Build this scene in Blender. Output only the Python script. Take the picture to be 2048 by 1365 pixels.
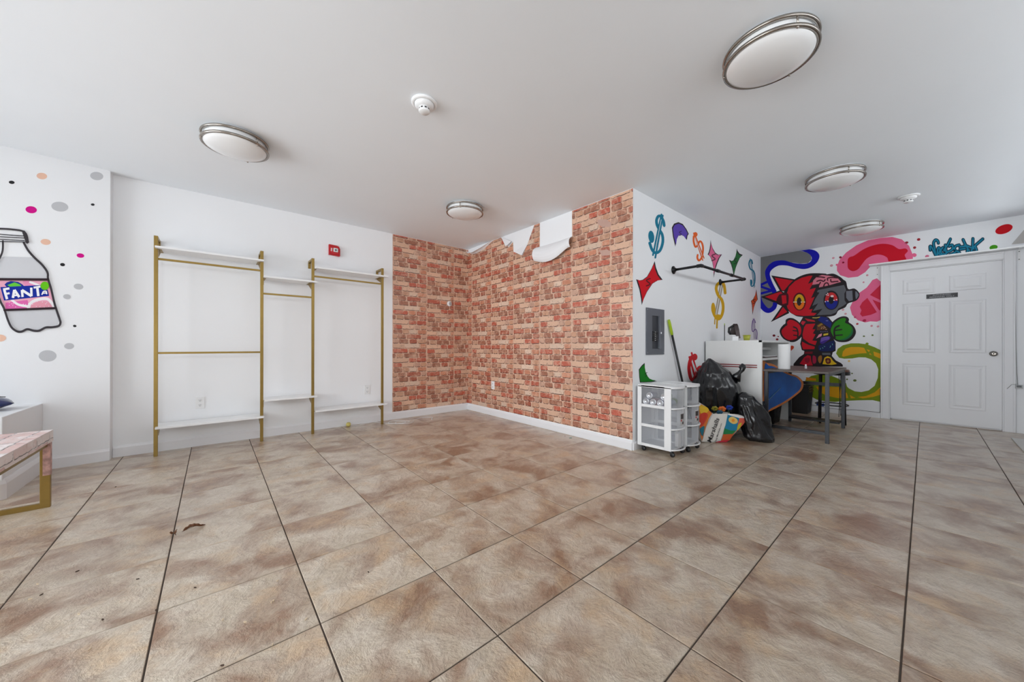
import bpy, bmesh, math, random
from mathutils import Vector, Matrix, noise, geometry

for o in list(bpy.data.objects):
    bpy.data.objects.remove(o)
random.seed(7)
SC = bpy.context.scene
COL = SC.collection

# ------------------------------------------------------------------ camera
F_PX, CX, CY = 703.528, 1026.17, 692.19
YAW, ROLL = 0.86474, 0.001624
CAM = Vector((0, 0, 1.0))
cam = bpy.data.cameras.new('camera')
cam.sensor_width = 36.0
cam.lens = F_PX / 2048 * 36
cam.shift_x = -(CX - 1024) / 2048
cam.shift_y = (CY - 682.5) / 2048
cam.clip_start = 0.02
camo = bpy.data.objects.new('camera', cam)
camo.matrix_world = (Matrix.Translation(CAM) @ Matrix.Rotation(YAW - math.pi / 2, 4, 'Z')
                     @ Matrix.Rotation(math.pi / 2, 4, 'X') @ Matrix.Rotation(ROLL, 4, 'Z'))
COL.objects.link(camo)
SC.camera = camo

# ------------------------------------------------------------------ light
w = bpy.data.worlds.new('World')
SC.world = w
w.use_nodes = True
bg = w.node_tree.nodes['Background']
bg.inputs['Color'].default_value = (0.91, 0.96, 1.0, 1)
bg.inputs['Strength'].default_value = 7.1
SC.view_settings.view_transform = 'Standard'
SC.view_settings.look = 'None'
SC.view_settings.gamma = 1.0
SC.view_settings.use_curve_mapping = False
SC.view_settings.exposure = 0.0

# room (metres): the camera stands at the origin
YR, XB, YM, XD, H = 4.689, 3.061, 1.822, 7.087, 2.517
XF, YS = -3.2, -0.95          # shop front and the wall behind the camera
WY0, WY1, WZ0, WZ1 = -0.8, 4.3, 0.3, 2.45   # shop window opening
WRZ = 1.95
QZ0, QZ1 = 1.97, 2.4
WR0, WR1 = -1.2, -0.5         # unseen glazed opening added behind the camera to brighten the room
WQ0, WQ1 = 0.0, 6.8           # unseen strip opening added along that wall to lift ceiling and far end

def portal(loc, rot, sx, sy):
    la = bpy.data.lights.new('window_portal', 'AREA')
    la.shape = 'RECTANGLE'; la.size = sx; la.size_y = sy
    la.cycles.is_portal = True
    o = bpy.data.objects.new('window_portal', la)
    o.location = loc; o.rotation_euler = rot
    COL.objects.link(o)
portal((XF - 0.13, (WY0 + WY1) / 2, (WZ0 + WZ1) / 2), (math.pi / 2, 0, -math.pi / 2), WY1 - WY0, WZ1 - WZ0)
portal(((WR0 + WR1) / 2, YS - 0.13, (0.12 + WRZ) / 2), (math.pi / 2, 0, 0), WR1 - WR0, WRZ - 0.12)  # daylight through the added opening behind the camera
portal(((WQ0 + WQ1) / 2, YS - 0.13, (QZ0 + QZ1) / 2), (math.pi / 2, 0, 0), WQ1 - WQ0, QZ1 - QZ0)  # daylight through the added strip opening

# ------------------------------------------------------------------ helpers
def ray(px, py):
    a = (px - CX) / F_PX; b = -(py - CY) / F_PX
    c, s = math.cos(ROLL), math.sin(ROLL)
    a, b = c * a - s * b, s * a + c * b
    cy_, sy_ = math.cos(YAW), math.sin(YAW)
    return Vector((cy_ + sy_ * a, sy_ - cy_ * a, b))
def on_z(px, py, z=0.0):
    d = ray(px, py); return CAM + d * ((z - 1) / d.z)
def on_x(px, py, X=XD):
    d = ray(px, py); return CAM + d * (X / d.x)
def on_y(px, py, Y=YM):
    d = ray(px, py); return CAM + d * (Y / d.y)
def on_plane(px, py, p, n):
    d = ray(px, py); return CAM + d * ((p - CAM).dot(n) / d.dot(n))

MATS = {}
def mat(name, col, rough=0.5, metal=0.0, noise_amt=0.0, nscale=8.0, bump=0.0, bscale=60.0, spec=0.5, coat=0.0):
    if name in MATS: return MATS[name]
    m = bpy.data.materials.new(name); m.use_nodes = True
    nt = m.node_tree; b = nt.nodes['Principled BSDF']
    b.inputs['Base Color'].default_value = (*col, 1)
    b.inputs['Roughness'].default_value = rough
    b.inputs['Metallic'].default_value = metal
    b.inputs['Specular IOR Level'].default_value = spec
    if coat: b.inputs['Coat Weight'].default_value = coat
    tc = nt.nodes.new('ShaderNodeTexCoord')
    if noise_amt:
        n = nt.nodes.new('ShaderNodeTexNoise'); n.inputs['Scale'].default_value = nscale
        n.inputs['Detail'].default_value = 5
        nt.links.new(tc.outputs['Object'], n.inputs['Vector'])
        r = nt.nodes.new('ShaderNodeValToRGB')
        lo = tuple(max(0, c * (1 - noise_amt)) for c in col); hi = tuple(min(1, c * (1 + noise_amt)) for c in col)
        r.color_ramp.elements[0].position = 0.3; r.color_ramp.elements[0].color = (*lo, 1)
        r.color_ramp.elements[1].position = 0.7; r.color_ramp.elements[1].color = (*hi, 1)
        nt.links.new(n.outputs['Fac'], r.inputs['Fac'])
        nt.links.new(r.outputs['Color'], b.inputs['Base Color'])
    if bump:
        n2 = nt.nodes.new('ShaderNodeTexNoise'); n2.inputs['Scale'].default_value = bscale
        n2.inputs['Detail'].default_value = 4
        nt.links.new(tc.outputs['Object'], n2.inputs['Vector'])
        bp = nt.nodes.new('ShaderNodeBump'); bp.inputs['Strength'].default_value = bump
        bp.inputs['Distance'].default_value = 0.01
        nt.links.new(n2.outputs['Fac'], bp.inputs['Height'])
        nt.links.new(bp.outputs['Normal'], b.inputs['Normal'])
    MATS[name] = m
    return m
def srgb(r, g, b):
    f = lambda c: c / 12.92 if c <= 0.04045 else ((c + 0.055) / 1.055) ** 2.4
    return (f(r / 255), f(g / 255), f(b / 255))

class MB:
    """collects shapes into one mesh"""
    def __init__(s): s.bm = bmesh.new(); s.mi = 0
    def face(s, pts, smooth=False):
        vs = [s.bm.verts.new(p) for p in pts]
        try:
            f = s.bm.faces.new(vs); f.material_index = s.mi; f.smooth = smooth; return f
        except ValueError: return None
    def box(s, x0, x1, y0, y1, z0, z1, bev=0.0, M=None):
        g = bmesh.ops.create_cube(s.bm, size=1.0)
        vs = g['verts']
        for v in vs:
            v.co = Vector(((x0 + x1) / 2 + v.co.x * (x1 - x0), (y0 + y1) / 2 + v.co.y * (y1 - y0), (z0 + z1) / 2 + v.co.z * (z1 - z0)))
        fs = set(f for v in vs for f in v.link_faces)
        if bev:
            es = list(set(e for v in vs for e in v.link_edges))
            r = bmesh.ops.bevel(s.bm, geom=es, offset=bev, segments=2, affect='EDGES', profile=0.5)
            fs = set(f for f in fs if f.is_valid) | set(r['faces'])
        for f in fs: f.material_index = s.mi
        if M is not None:
            for v in set(v for f in fs for v in f.verts): v.co = M @ v.co
        return s
    def tube(s, pts, r, seg=10, caps=True, radii=None):
        pts = [Vector(p) for p in pts]; rings = []
        up = None
        for i, p in enumerate(pts):
            t = (pts[min(i + 1, len(pts) - 1)] - pts[max(i - 1, 0)]).normalized()
            if up is None:
                up = t.orthogonal().normalized()
            up = (up - t * up.dot(t)).normalized(); sd = t.cross(up)
            rr = radii[i] if radii else r
            rings.append([s.bm.verts.new(p + (up * math.cos(a) + sd * math.sin(a)) * rr) for a in (2 * math.pi * k / seg for k in range(seg))])
        for a, b in zip(rings, rings[1:]):
            for k in range(seg):
                f = s.bm.faces.new((a[k], a[(k + 1) % seg], b[(k + 1) % seg], b[k])); f.smooth = True; f.material_index = s.mi
        if caps:
            for rg in (rings[0][::-1], rings[-1]):
                f = s.bm.faces.new(rg); f.material_index = s.mi
        return s
    def bar(s, a, b, wx, wy, up=(0, 0, 1)):
        """rectangular bar between two points"""
        a, b = Vector(a), Vector(b); t = (b - a).normalized(); u = Vector(up)
        if abs(t.dot(u)) > 0.95: u = Vector((0, 1, 0))
        sd = t.cross(u).normalized(); u = sd.cross(t)
        c = []
        for p in (a, b):
            c.append([s.bm.verts.new(p + sd * sx * wx / 2 + u * sy * wy / 2) for sx, sy in ((-1, -1), (1, -1), (1, 1), (-1, 1))])
        for k in range(4):
            f = s.bm.faces.new((c[0][k], c[0][(k + 1) % 4], c[1][(k + 1) % 4], c[1][k])); f.material_index = s.mi
        for q in (c[0][::-1], c[1]):
            f = s.bm.faces.new(q); f.material_index = s.mi
        return s
    def lathe(s, prof, c=(0, 0, 0), seg=40, smooth=True, M=None):
        c = Vector(c); rings = []
        for r, z in prof:
            if r < 1e-6:
                rings.append([s.bm.verts.new(c + Vector((0, 0, z)))])
            else:
                rings.append([s.bm.verts.new(c + Vector((r * math.cos(2 * math.pi * k / seg), r * math.sin(2 * math.pi * k / seg), z))) for k in range(seg)])
        for a, b in zip(rings, rings[1:]):
            for k in range(seg):
                k2 = (k + 1) % seg
                if len(a) == 1 and len(b) == 1: continue
                if len(a) == 1: q = (a[0], b[k], b[k2])
                elif len(b) == 1: q = (a[k], a[k2], b[0])
                else: q = (a[k], a[k2], b[k2], b[k])
                f = s.bm.faces.new(q); f.smooth = smooth; f.material_index = s.mi
        if M is not None:
            for rg in rings:
                for v in rg: v.co = M @ v.co
        return s
    def prism(s, poly, ext):
        ext = Vector(ext); a = [s.bm.verts.new(p) for p in poly]; b = [s.bm.verts.new(Vector(p) + ext) for p in poly]
        n = len(a)
        for q in (a[::-1], b): 
            f = s.bm.faces.new(q); f.material_index = s.mi
        for k in range(n):
            f = s.bm.faces.new((a[k], a[(k + 1) % n], b[(k + 1) % n], b[k])); f.material_index = s.mi
        return s
    def mesh(s, name, mats, recalc=True):
        if recalc: bmesh.ops.recalc_face_normals(s.bm, faces=s.bm.faces[:])
        me = bpy.data.meshes.new(name); s.bm.to_mesh(me); s.bm.free()
        for m in (mats if isinstance(mats, (list, tuple)) else [mats]): me.materials.append(m)
        return me
    def build(s, name, mats, parent=None, recalc=True):
        return link(name, s.mesh(name, mats, recalc), parent)

def link(name, data, parent=None, label=None):
    o = bpy.data.objects.new(name, data); COL.objects.link(o)
    if parent is not None: o.parent = parent
    if label: o['label'] = label
    return o
def tag(o, label, cat, group=None, kind=None):
    o['label'] = label; o['category'] = cat
    if group: o['group'] = group
    if kind: o['kind'] = kind
    return o
def thing(name, label, cat, loc=(0, 0, 0), rz=0.0, group=None):
    o = bpy.data.objects.new(name, None); COL.objects.link(o)
    o.empty_display_size = 0.05
    o.location = loc; o.rotation_euler = (0, 0, rz)
    return tag(o, label, cat, group)
def struct(o, label, cat):
    return tag(o, label, cat, None, 'structure')
def copy_tree(o, parent=None):
    c = o.copy(); COL.objects.link(c)
    if parent is not None: c.parent = parent
    for ch in list(o.children): copy_tree(ch, c)
    return c
def local(o):
    """matrix taking world points to the thing's own frame"""
    return (Matrix.Translation(o.location) @ Matrix.Rotation(o.rotation_euler.z, 4, 'Z')).inverted()

# ------------------------------------------------------------------ materials
WHITE = mat('white_wall_paint', srgb(243, 244, 246), 0.55, bump=0.04, bscale=25, noise_amt=0.012, nscale=1.5)
CEIL = mat('white_ceiling_paint', srgb(241, 245, 249), 0.7, bump=0.05, bscale=6, noise_amt=0.012, nscale=1.2)
TRIM = mat('white_gloss_trim', srgb(238, 238, 240), 0.35)
GOLD = mat('brushed_gold_metal', srgb(150, 124, 66), 0.38, 0.75, 0.05, 30)
SHELFW = mat('white_laminate', srgb(242, 242, 242), 0.35)
NICKEL = mat('brushed_nickel', srgb(165, 158, 150), 0.22, 1.0)
OPAL = mat('opal_glass', srgb(236, 236, 236), 0.25, coat=0.3)
PLASTIC = mat('white_plastic', srgb(238, 238, 238), 0.35)
BLACKM = mat('black_metal', srgb(30, 30, 32), 0.4, 0.5)
BLACKP = mat('black_plastic', srgb(26, 26, 28), 0.4)
GREYM = mat('dark_grey_metal', srgb(60, 62, 66), 0.45, 0.5)
GROUT = mat('brown_grout', srgb(78, 66, 58), 0.9, noise_amt=0.15, nscale=20)
BACKPAPER = mat('paper_backing', srgb(240, 240, 242), 0.6)

def floor_material():
    m = bpy.data.materials.new('mottled_ceramic_tile'); m.use_nodes = True
    nt = m.node_tree; b = nt.nodes['Principled BSDF']; L = nt.links.new
    tc = nt.nodes.new('ShaderNodeTexCoord'); oi = nt.nodes.new('ShaderNodeObjectInfo')
    mul = nt.nodes.new('ShaderNodeMath'); mul.operation = 'MULTIPLY'; mul.inputs[1].default_value = 57.0
    L(oi.outputs['Random'], mul.inputs[0])
    off = nt.nodes.new('ShaderNodeCombineXYZ'); L(mul.outputs[0], off.inputs['X']); L(mul.outputs[0], off.inputs['Z'])
    add = nt.nodes.new('ShaderNodeVectorMath'); add.operation = 'ADD'
    L(tc.outputs['Object'], add.inputs[0]); L(off.outputs[0], add.inputs[1])
    def nz(scale, detail, rough, dist=0.0):
        n = nt.nodes.new('ShaderNodeTexNoise'); n.inputs['Scale'].default_value = scale
        n.inputs['Detail'].default_value = detail; n.inputs['Roughness'].default_value = rough
        n.inputs['Distortion'].default_value = dist
        L(add.outputs[0], n.inputs['Vector']); return n
    def ramp(src, p0, p1, c0=(0, 0, 0, 1), c1=(1, 1, 1, 1)):
        r = nt.nodes.new('ShaderNodeValToRGB')
        r.color_ramp.elements[0].position = p0; r.color_ramp.elements[1].position = p1
        r.color_ramp.elements[0].color = c0; r.color_ramp.elements[1].color = c1
        L(src, r.inputs['Fac']); return r
    def mix(fac, a, bb):
        x = nt.nodes.new('ShaderNodeMix'); x.data_type = 'RGBA'
        L(fac, x.inputs[0])
        for sck, v in ((x.inputs[6], a), (x.inputs[7], bb)):
            if isinstance(v, tuple): sck.default_value = (*v, 1)
            else: L(v, sck)
        return x.outputs[2]
    big = nz(3.6, 9, 0.60, 0.5); mid = nz(9, 8, 0.66, 0.3); fine = nz(110, 4, 0.7)
    base = mix(ramp(mid.outputs['Fac'], 0.34, 0.64).outputs['Color'], srgb(196, 178, 154), srgb(220, 206, 188))
    c2 = mix(ramp(big.outputs['Fac'], 0.45, 0.63).outputs['Color'], base, srgb(154, 118, 90))
    warm = nz(5.0, 7, 0.62, 0.4)
    c3 = mix(ramp(warm.outputs['Fac'], 0.52, 0.74).outputs['Color'], c2, srgb(210, 178, 140))
    sp = ramp(fine.outputs['Fac'], 0.3, 0.48, (0.72, 0.68, 0.64, 1), (1, 1, 1, 1))
    x = nt.nodes.new('ShaderNodeMix'); x.data_type = 'RGBA'; x.blend_type = 'MULTIPLY'; x.inputs[0].default_value = 0.6
    L(c3, x.inputs[6]); L(sp.outputs['Color'], x.inputs[7])
    b.inputs['Specular IOR Level'].default_value = 0.6
    b.inputs['Coat Weight'].default_value = 0.8; b.inputs['Coat Roughness'].default_value = 0.3; b.inputs['Coat IOR'].default_value = 1.6
    L(x.outputs[2], b.inputs['Base Color'])
    rr = ramp(mid.outputs['Fac'], 0.3, 0.7, (0.30, 0.30, 0.30, 1), (0.42, 0.42, 0.42, 1))
    L(rr.outputs['Color'], b.inputs['Roughness'])
    bp = nt.nodes.new('ShaderNodeBump'); bp.inputs['Strength'].default_value = 7.1; bp.inputs['Distance'].default_value = 0.004
    L(mid.outputs['Fac'], bp.inputs['Height']); L(bp.outputs['Normal'], b.inputs['Normal'])
    return m
TILE = floor_material()

def attr_material(name, rough, pale, dark, nscale=1.0, amt=0.75):
    """printed colour carried on the mesh, worn pale and speckled dark by a print grain"""
    m = bpy.data.materials.new(name); m.use_nodes = True
    nt = m.node_tree; b = nt.nodes['Principled BSDF']; L = nt.links.new
    at = nt.nodes.new('ShaderNodeVertexColor'); at.layer_name = 'Col'
    tc = nt.nodes.new('ShaderNodeTexCoord')
    def layer(src, scale, p0, p1, amount, col, rgh=0.65):
        n = nt.nodes.new('ShaderNodeTexNoise'); n.inputs['Scale'].default_value = scale * nscale; n.inputs['Detail'].default_value = 6
        n.inputs['Roughness'].default_value = rgh; n.inputs['Distortion'].default_value = 0.4
        L(tc.outputs['Object'], n.inputs['Vector'])
        r = nt.nodes.new('ShaderNodeMapRange'); r.inputs['From Min'].default_value = p0; r.inputs['From Max'].default_value = p1
        r.inputs['To Max'].default_value = amount
        L(n.outputs['Fac'], r.inputs['Value'])
        x = nt.nodes.new('ShaderNodeMix'); x.data_type = 'RGBA'; L(r.outputs[0], x.inputs[0]); L(src, x.inputs[6]); x.inputs[7].default_value = (*col, 1)
        return x.outputs[2]
    c = layer(at.outputs['Color'], 17.0, 0.46, 0.70, amt, pale)
    c = layer(c, 34.0, 0.56, 0.70, 0.65, dark, 0.7)
    c = layer(c, 90.0, 0.55, 0.68, 0.45, pale, 0.7)
    L(c, b.inputs['Base Color'])
    b.inputs['Roughness'].default_value = rough
    b.inputs['Coat Weight'].default_value = 0.6; b.inputs['Coat Roughness'].default_value = 0.4
    return m
BRICKP = attr_material('printed_brick_paper', 0.42, srgb(224, 184, 158), srgb(104, 62, 48))
BRICKPINK = attr_material('printed_pale_brick_paper', 0.5, srgb(240, 234, 232), srgb(176, 130, 126), 0.55, 0.9)
def mortar_material():
    return mat('printed_mortar_paper', srgb(216, 178, 154), 0.42, noise_amt=0.14, nscale=70)
MORTAR = mortar_material()

def glass_material():
    m = bpy.data.materials.new('window_glass'); m.use_nodes = True
    nt = m.node_tree; nt.nodes.remove(nt.nodes['Principled BSDF'])
    out = nt.nodes['Material Output']; t = nt.nodes.new('ShaderNodeBsdfTransparent'); g = nt.nodes.new('ShaderNodeBsdfGlossy')
    g.inputs['Roughness'].default_value = 0.02
    fr = nt.nodes.new('ShaderNodeFresnel'); fr.inputs['IOR'].default_value = 1.45
    mx = nt.nodes.new('ShaderNodeMixShader')
    nt.links.new(fr.outputs[0], mx.inputs[0]); nt.links.new(t.outputs[0], mx.inputs[1]); nt.links.new(g.outputs[0], mx.inputs[2])
    nt.links.new(mx.outputs[0], out.inputs[0]); return m
GLASS = glass_material()
def haze_plastic(name, col, alpha):
    m = bpy.data.materials.new(name); m.use_nodes = True
    nt = m.node_tree; b = nt.nodes['Principled BSDF']
    b.inputs['Base Color'].default_value = (*col, 1); b.inputs['Roughness'].default_value = 0.3
    b.inputs['Alpha'].default_value = alpha
    return m
CLEARP = haze_plastic('frosted_clear_plastic', srgb(214, 217, 224), 0.26)

# ------------------------------------------------------------------ floor
floor = struct(MB().box(XF - 0.3, XD + 0.15, YS - 0.15, YR + 0.15, -0.12, -0.0035).build('floor', GROUT),
               'floor of large mottled beige brown ceramic tiles with dark joints', 'floor')
TS, TX0, TY0, TRT = 0.454043, -0.613164, 4.135673, -0.001044
def tile_mesh(x0, x1, y0, y1):
    mb = MB(); mb.box(x0, x1, y0, y1, -0.012, 0.0)
    es = [e for e in mb.bm.edges if all(abs(v.co.z) < 1e-6 for v in e.verts)]
    bmesh.ops.bevel(mb.bm, geom=es, offset=0.0016, segments=1, affect='EDGES')
    return mb.mesh('tile', TILE)
g_ = 0.0026
full = tile_mesh(-TS / 2 + g_, TS / 2 - g_, -TS / 2 + g_, TS / 2 - g_)
for i in range(-7, 18):
    for j in range(-2, 12):
        xa, xb = TX0 + i * TS, TX0 + (i + 1) * TS
        yb, ya = TY0 - j * TS, TY0 - (j + 1) * TS
        cx, cy = (xa + xb) / 2, (ya + yb) / 2
        x0, x1, y0, y1 = max(xa, XF + 0.012), min(xb, XD + 0.05), max(ya, YS + 0.012), min(yb, YR - 0.004)
        if cx > XB + 0.2: y1 = min(y1, YM - 0.004)
        elif xb > XB and ya > YM: x1 = min(x1, XB - 0.004)
        elif xb > XB and yb > YM:
            mbt = MB(); q_ = [(x0 + g_, y0 + g_), (x1 - g_, y0 + g_), (x1 - g_, YM - 0.008), (XB - 0.008, YM - 0.008), (XB - 0.008, y1 - g_), (x0 + g_, y1 - g_)]
            mbt.prism([(a - cx, b - cy, -0.012) for a, b in q_], (0, 0, 0.012))
            t = link('tile', mbt.mesh('tile', TILE), floor); t.location = (cx, cy, 0); continue
        if x1 - x0 < 0.02 or y1 - y0 < 0.02: continue
        cut = (x1 - x0 < TS - 1e-4) or (y1 - y0 < TS - 1e-4)
        me = full if not cut else tile_mesh(x0 - cx + g_, x1 - cx - g_, y0 - cy + g_, y1 - cy - g_)
        t = link('tile', me, floor); t.location = (cx, cy, random.uniform(-0.0006, 0.0006))

# ------------------------------------------------------------------ walls
TH = 0.15
struct(MB().box(XF - 0.3, XD + TH, YS - TH, YR + TH, H, H + 0.12).build('ceiling', CEIL), 'flat white painted ceiling', 'ceiling')
wall_left = struct(MB().box(XF - 0.15, XB + TH, YR, YR + TH, -0.1, H).build('wall_left', WHITE),
                   'white wall carrying the gold shelving rack, brick paper at its far end', 'wall')
wall_center = struct(MB().box(XB, XB + TH, YM + TH, YR, -0.1, H).build('wall_center', WHITE),
                     'wall covered in brick print wallpaper, torn white along the ceiling', 'wall')
wall_inner = struct(MB().box(XB, XD + TH, YM, YM + TH, -0.1, H).build('wall_inner', WHITE),
                    'white wall painted with dollar signs and bank notes', 'wall')
DY0, DY1, DZ = -0.592, 0.319, 2.03      # door opening
mb = MB(); mb.box(XD, XD + TH, DY1, YM, -0.1, H); mb.box(XD, XD + TH, YS - TH, DY0, -0.1, H); mb.box(XD, XD + TH, DY0, DY1, DZ, H)
wall_back = struct(mb.build('wall_back', WHITE), 'far white wall with the colourful mural around the door', 'wall')
mb = MB(); mb.box(XF - 0.15, WR0, YS - TH, YS, -0.1, H); mb.box(WR1, WQ0, YS - TH, YS, -0.1, H); mb.box(WQ1, XD + TH, YS - TH, YS, -0.1, H); mb.box(WQ0, WQ1, YS - TH, YS, QZ1, H); mb.box(WQ0, WQ1, YS - TH, YS, -0.1, QZ0); mb.box(WR0, WR1, YS - TH, YS, WRZ, H); mb.box(WR0, WR1, YS - TH, YS, -0.1, 0.12)
wall_right = struct(mb.build('wall_right', WHITE), 'white wall with two glazed openings added for fill light', 'wall')
mb = MB()
mb.box(XF - 0.15, XF, YS - TH, WY0, -0.1, H); mb.box(XF - 0.15, XF, WY1, YR, -0.1, H)
mb.box(XF - 0.15, XF, WY0, WY1, -0.1, WZ0); mb.box(XF - 0.15, XF, WY0, WY1, WZ1, H)
struct(mb.build('wall_front', WHITE), 'white shop front wall with a wide window', 'wall')
# slightly splayed pilaster at the left of the picture
PA = Vector((-0.683, 4.606, 0)); PB = Vector((-2.6, 4.45, 0))
mb = MB()
mb.prism([(PA.x, PA.y, 0), (PA.x + 0.004, YR, 0), (PB.x, YR, 0), (PB.x, PB.y, 0)], (0, 0, H))
wall_pil = struct(mb.build('wall_pilaster', WHITE), 'projecting white wall painted with a soda bottle and dots', 'wall')
PN = Vector((PA.y - PB.y, -(PA.x - PB.x), 0)).normalized()
if PN.y > 0: PN = -PN

# shop window
win = struct(bpy.data.objects.new('window_1', None), 'wide shop window with white mullions', 'window'); COL.objects.link(win)
mb = MB()
for y in (WY0, WY0 + 1.7, WY0 + 3.4, WY1):
    mb.box(XF - 0.10, XF - 0.05, y - 0.025, y + 0.025, WZ0, WZ1)
mb.box(XF - 0.10, XF - 0.05, WY0, WY1, WZ0, WZ0 + 0.05); mb.box(XF - 0.10, XF - 0.05, WY0, WY1, WZ1 - 0.05, WZ1)
mb.build('window_frame', TRIM, win)
for k in range(3):
    MB().box(XF - 0.078, XF - 0.072, WY0 + 1.7 * k + 0.02, WY0 + 1.7 * (k + 1) - 0.02, WZ0 + 0.04, WZ1 - 0.04).build('pane', GLASS, win)

win = struct(bpy.data.objects.new('fill_window_2', None), 'unseen glazed opening with white frame, added for fill light', 'window'); COL.objects.link(win)  # invented opening, lets extra daylight onto walls and ceiling
mb = MB()
for x in (WR0, (WR0 + WR1) / 2, WR1): mb.box(x - 0.03, x + 0.03, YS - 0.10, YS - 0.05, 0.12, WRZ)
mb.box(WR0, WR1, YS - 0.10, YS - 0.05, 0.12, 0.19); mb.box(WR0, WR1, YS - 0.10, YS - 0.05, WRZ - 0.06, WRZ)
mb.build('window_frame', TRIM, win)
for k in range(2):
    xm = (WR0 + WR1) / 2
    MB().box((WR0, xm)[k] + 0.02, (xm, WR1)[k] - 0.02, YS - 0.078, YS - 0.072, 0.18, WRZ - 0.05).build('pane', GLASS, win)

win = struct(bpy.data.objects.new('fill_window_3', None), 'unseen high strip opening with white frame, added for fill light', 'window'); COL.objects.link(win)  # invented strip, evens out daylight towards the door end
mb = MB()
for x in (WQ0, WQ1): mb.box(x - 0.03, x + 0.03, YS - 0.10, YS - 0.05, QZ0, QZ1)
mb.box(WQ0, WQ1, YS - 0.10, YS - 0.05, QZ0, QZ0 + 0.05); mb.box(WQ0, WQ1, YS - 0.10, YS - 0.05, QZ1 - 0.05, QZ1)
mb.build('window_frame', TRIM, win)
MB().box(WQ0 + 0.02, WQ1 - 0.02, YS - 0.078, YS - 0.072, QZ0 + 0.04, QZ1 - 0.04).build('pane', GLASS, win)

# ------------------------------------------------------------------ baseboards
def baseboard(name, a, b, n, h, label, t=0.014, cap=0.012):
    """a,b floor points along the wall, n pointing into the room"""
    a, b, n = Vector(a), Vector(b), Vector(n); mb = MB()
    prof = [(0, 0), (t, 0), (t, h - cap * 1.6), (t * 0.55, h - cap * 0.6), (t * 0.4, h), (0, h)]
    ra = [a + n * p + Vector((0, 0, z)) for p, z in prof]; rb = [b + n * p + Vector((0, 0, z)) for p, z in prof]
    va = [mb.bm.verts.new(p) for p in ra]; vb = [mb.bm.verts.new(p) for p in rb]
    for k in range(len(prof)):
        k2 = (k + 1) % len(prof); mb.bm.faces.new((va[k], va[k2], vb[k2], vb[k]))
    mb.bm.faces.new(va); mb.bm.faces.new(vb[::-1])
    return struct(mb.build(name, TRIM), label, 'baseboard')
baseboard('baseboard_left', (PA.x + 0.006, YR, 0), (XB, YR, 0), (0, -1, 0), 0.10, 'white baseboard under the gold shelving rack')
baseboard('baseboard_center', (XB, YR - 0.014, 0), (XB, YM, 0), (-1, 0, 0), 0.085, 'white baseboard under the brick wallpaper')
baseboard('baseboard_inner', (XB, YM, 0), (XD, YM, 0), (0, -1, 0), 0.085, 'white baseboard under the dollar sign wall')
baseboard('baseboard_back', (XD, YM, 0), (XD, DY1 + 0.09, 0), (-1, 0, 0), 0.085, 'white baseboard under the cartoon robot mural')
baseboard('baseboard_door', (XD, DY0 - 0.16, 0), (XD, YS, 0), (-1, 0, 0), 0.12, 'white baseboard right of the door')
baseboard('baseboard_pilaster', (PA.x, PA.y, 0), (-1.03, PA.y + (PB.y - PA.y) * (1.03 - 0.683) / (2.6 - 0.683), 0), tuple(PN), 0.10, 'white baseboard under the painted bottle')

# low boxed window seat at far left
mb = MB(); mb.box(-2.4, -1.035, 3.87, 4.575, 0, 0.535, bev=0.004)
ledge = tag(mb.build('window_seat', TRIM), 'low white boxed window seat against the bottle wall', 'ledge', None, 'structure')
mb = MB()
c_ = [(-1.035, 4.56), (-1.035, 3.885), (-1.05, 3.87), (-2.4, 3.87)]
nn = [(1, 0), (0.75, -0.45), (0.45, -0.75), (0, -1)]
prof = [(0, 0), (0.02, 0), (0.02, 0.10), (0.012, 0.118), (0.005, 0.13), (0, 0.13)]
rings = [[mb.bm.verts.new((x + n[0] * p, y + n[1] * p, z)) for p, z in prof] for (x, y), n in zip(c_, nn)]
for a, b in zip(rings, rings[1:]):
    for k in range(len(prof)):
        k2 = (k + 1) % len(prof); mb.bm.faces.new((a[k], a[k2], b[k2], b[k]))
mb.build('base_moulding', TRIM, ledge)

# ------------------------------------------------------------------ brick wallpaper
BR = dict(r=srgb(190, 88, 64), o=srgb(206, 134, 102), p=srgb(222, 180, 152), d=srgb(160, 100, 76), t=srgb(196, 146, 116), b=srgb(172, 88, 64), w=srgb(222, 194, 172), m=srgb(196, 152, 130))
ROWS = [[(.02, .43, 'r'), (.46, .66, 'o'), (.70, .98, 'b')],
        [(.00, .08, 'd'), (.11, .30, 't'), (.33, .74, 'd'), (.78, .99, 'b')],
        [(.01, .44, 'p'), (.47, .68, 'r'), (.70, .99, 'r')],
        [(.03, .26, 'r'), (.27, .61, 'p'), (.64, .80, 'm'), (.82, .99, 't')],
        [(.03, .27, 'd'), (.29, .46, 't'), (.49, .70, 'w'), (.74, .99, 'o')],
        [(.00, .13, 't'), (.15, .37, 'd'), (.41, .82, 'b'), (.85, .99, 'm')],
        [(.01, .16, 'm'), (.18, .44, 'd'), (.49, .70, 'b'), (.74, .99, 't')],
        [(.02, .32, 'p'), (.35, .78, 'w'), (.81, .99, 'o')]]
RH = 0.0662
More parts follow.
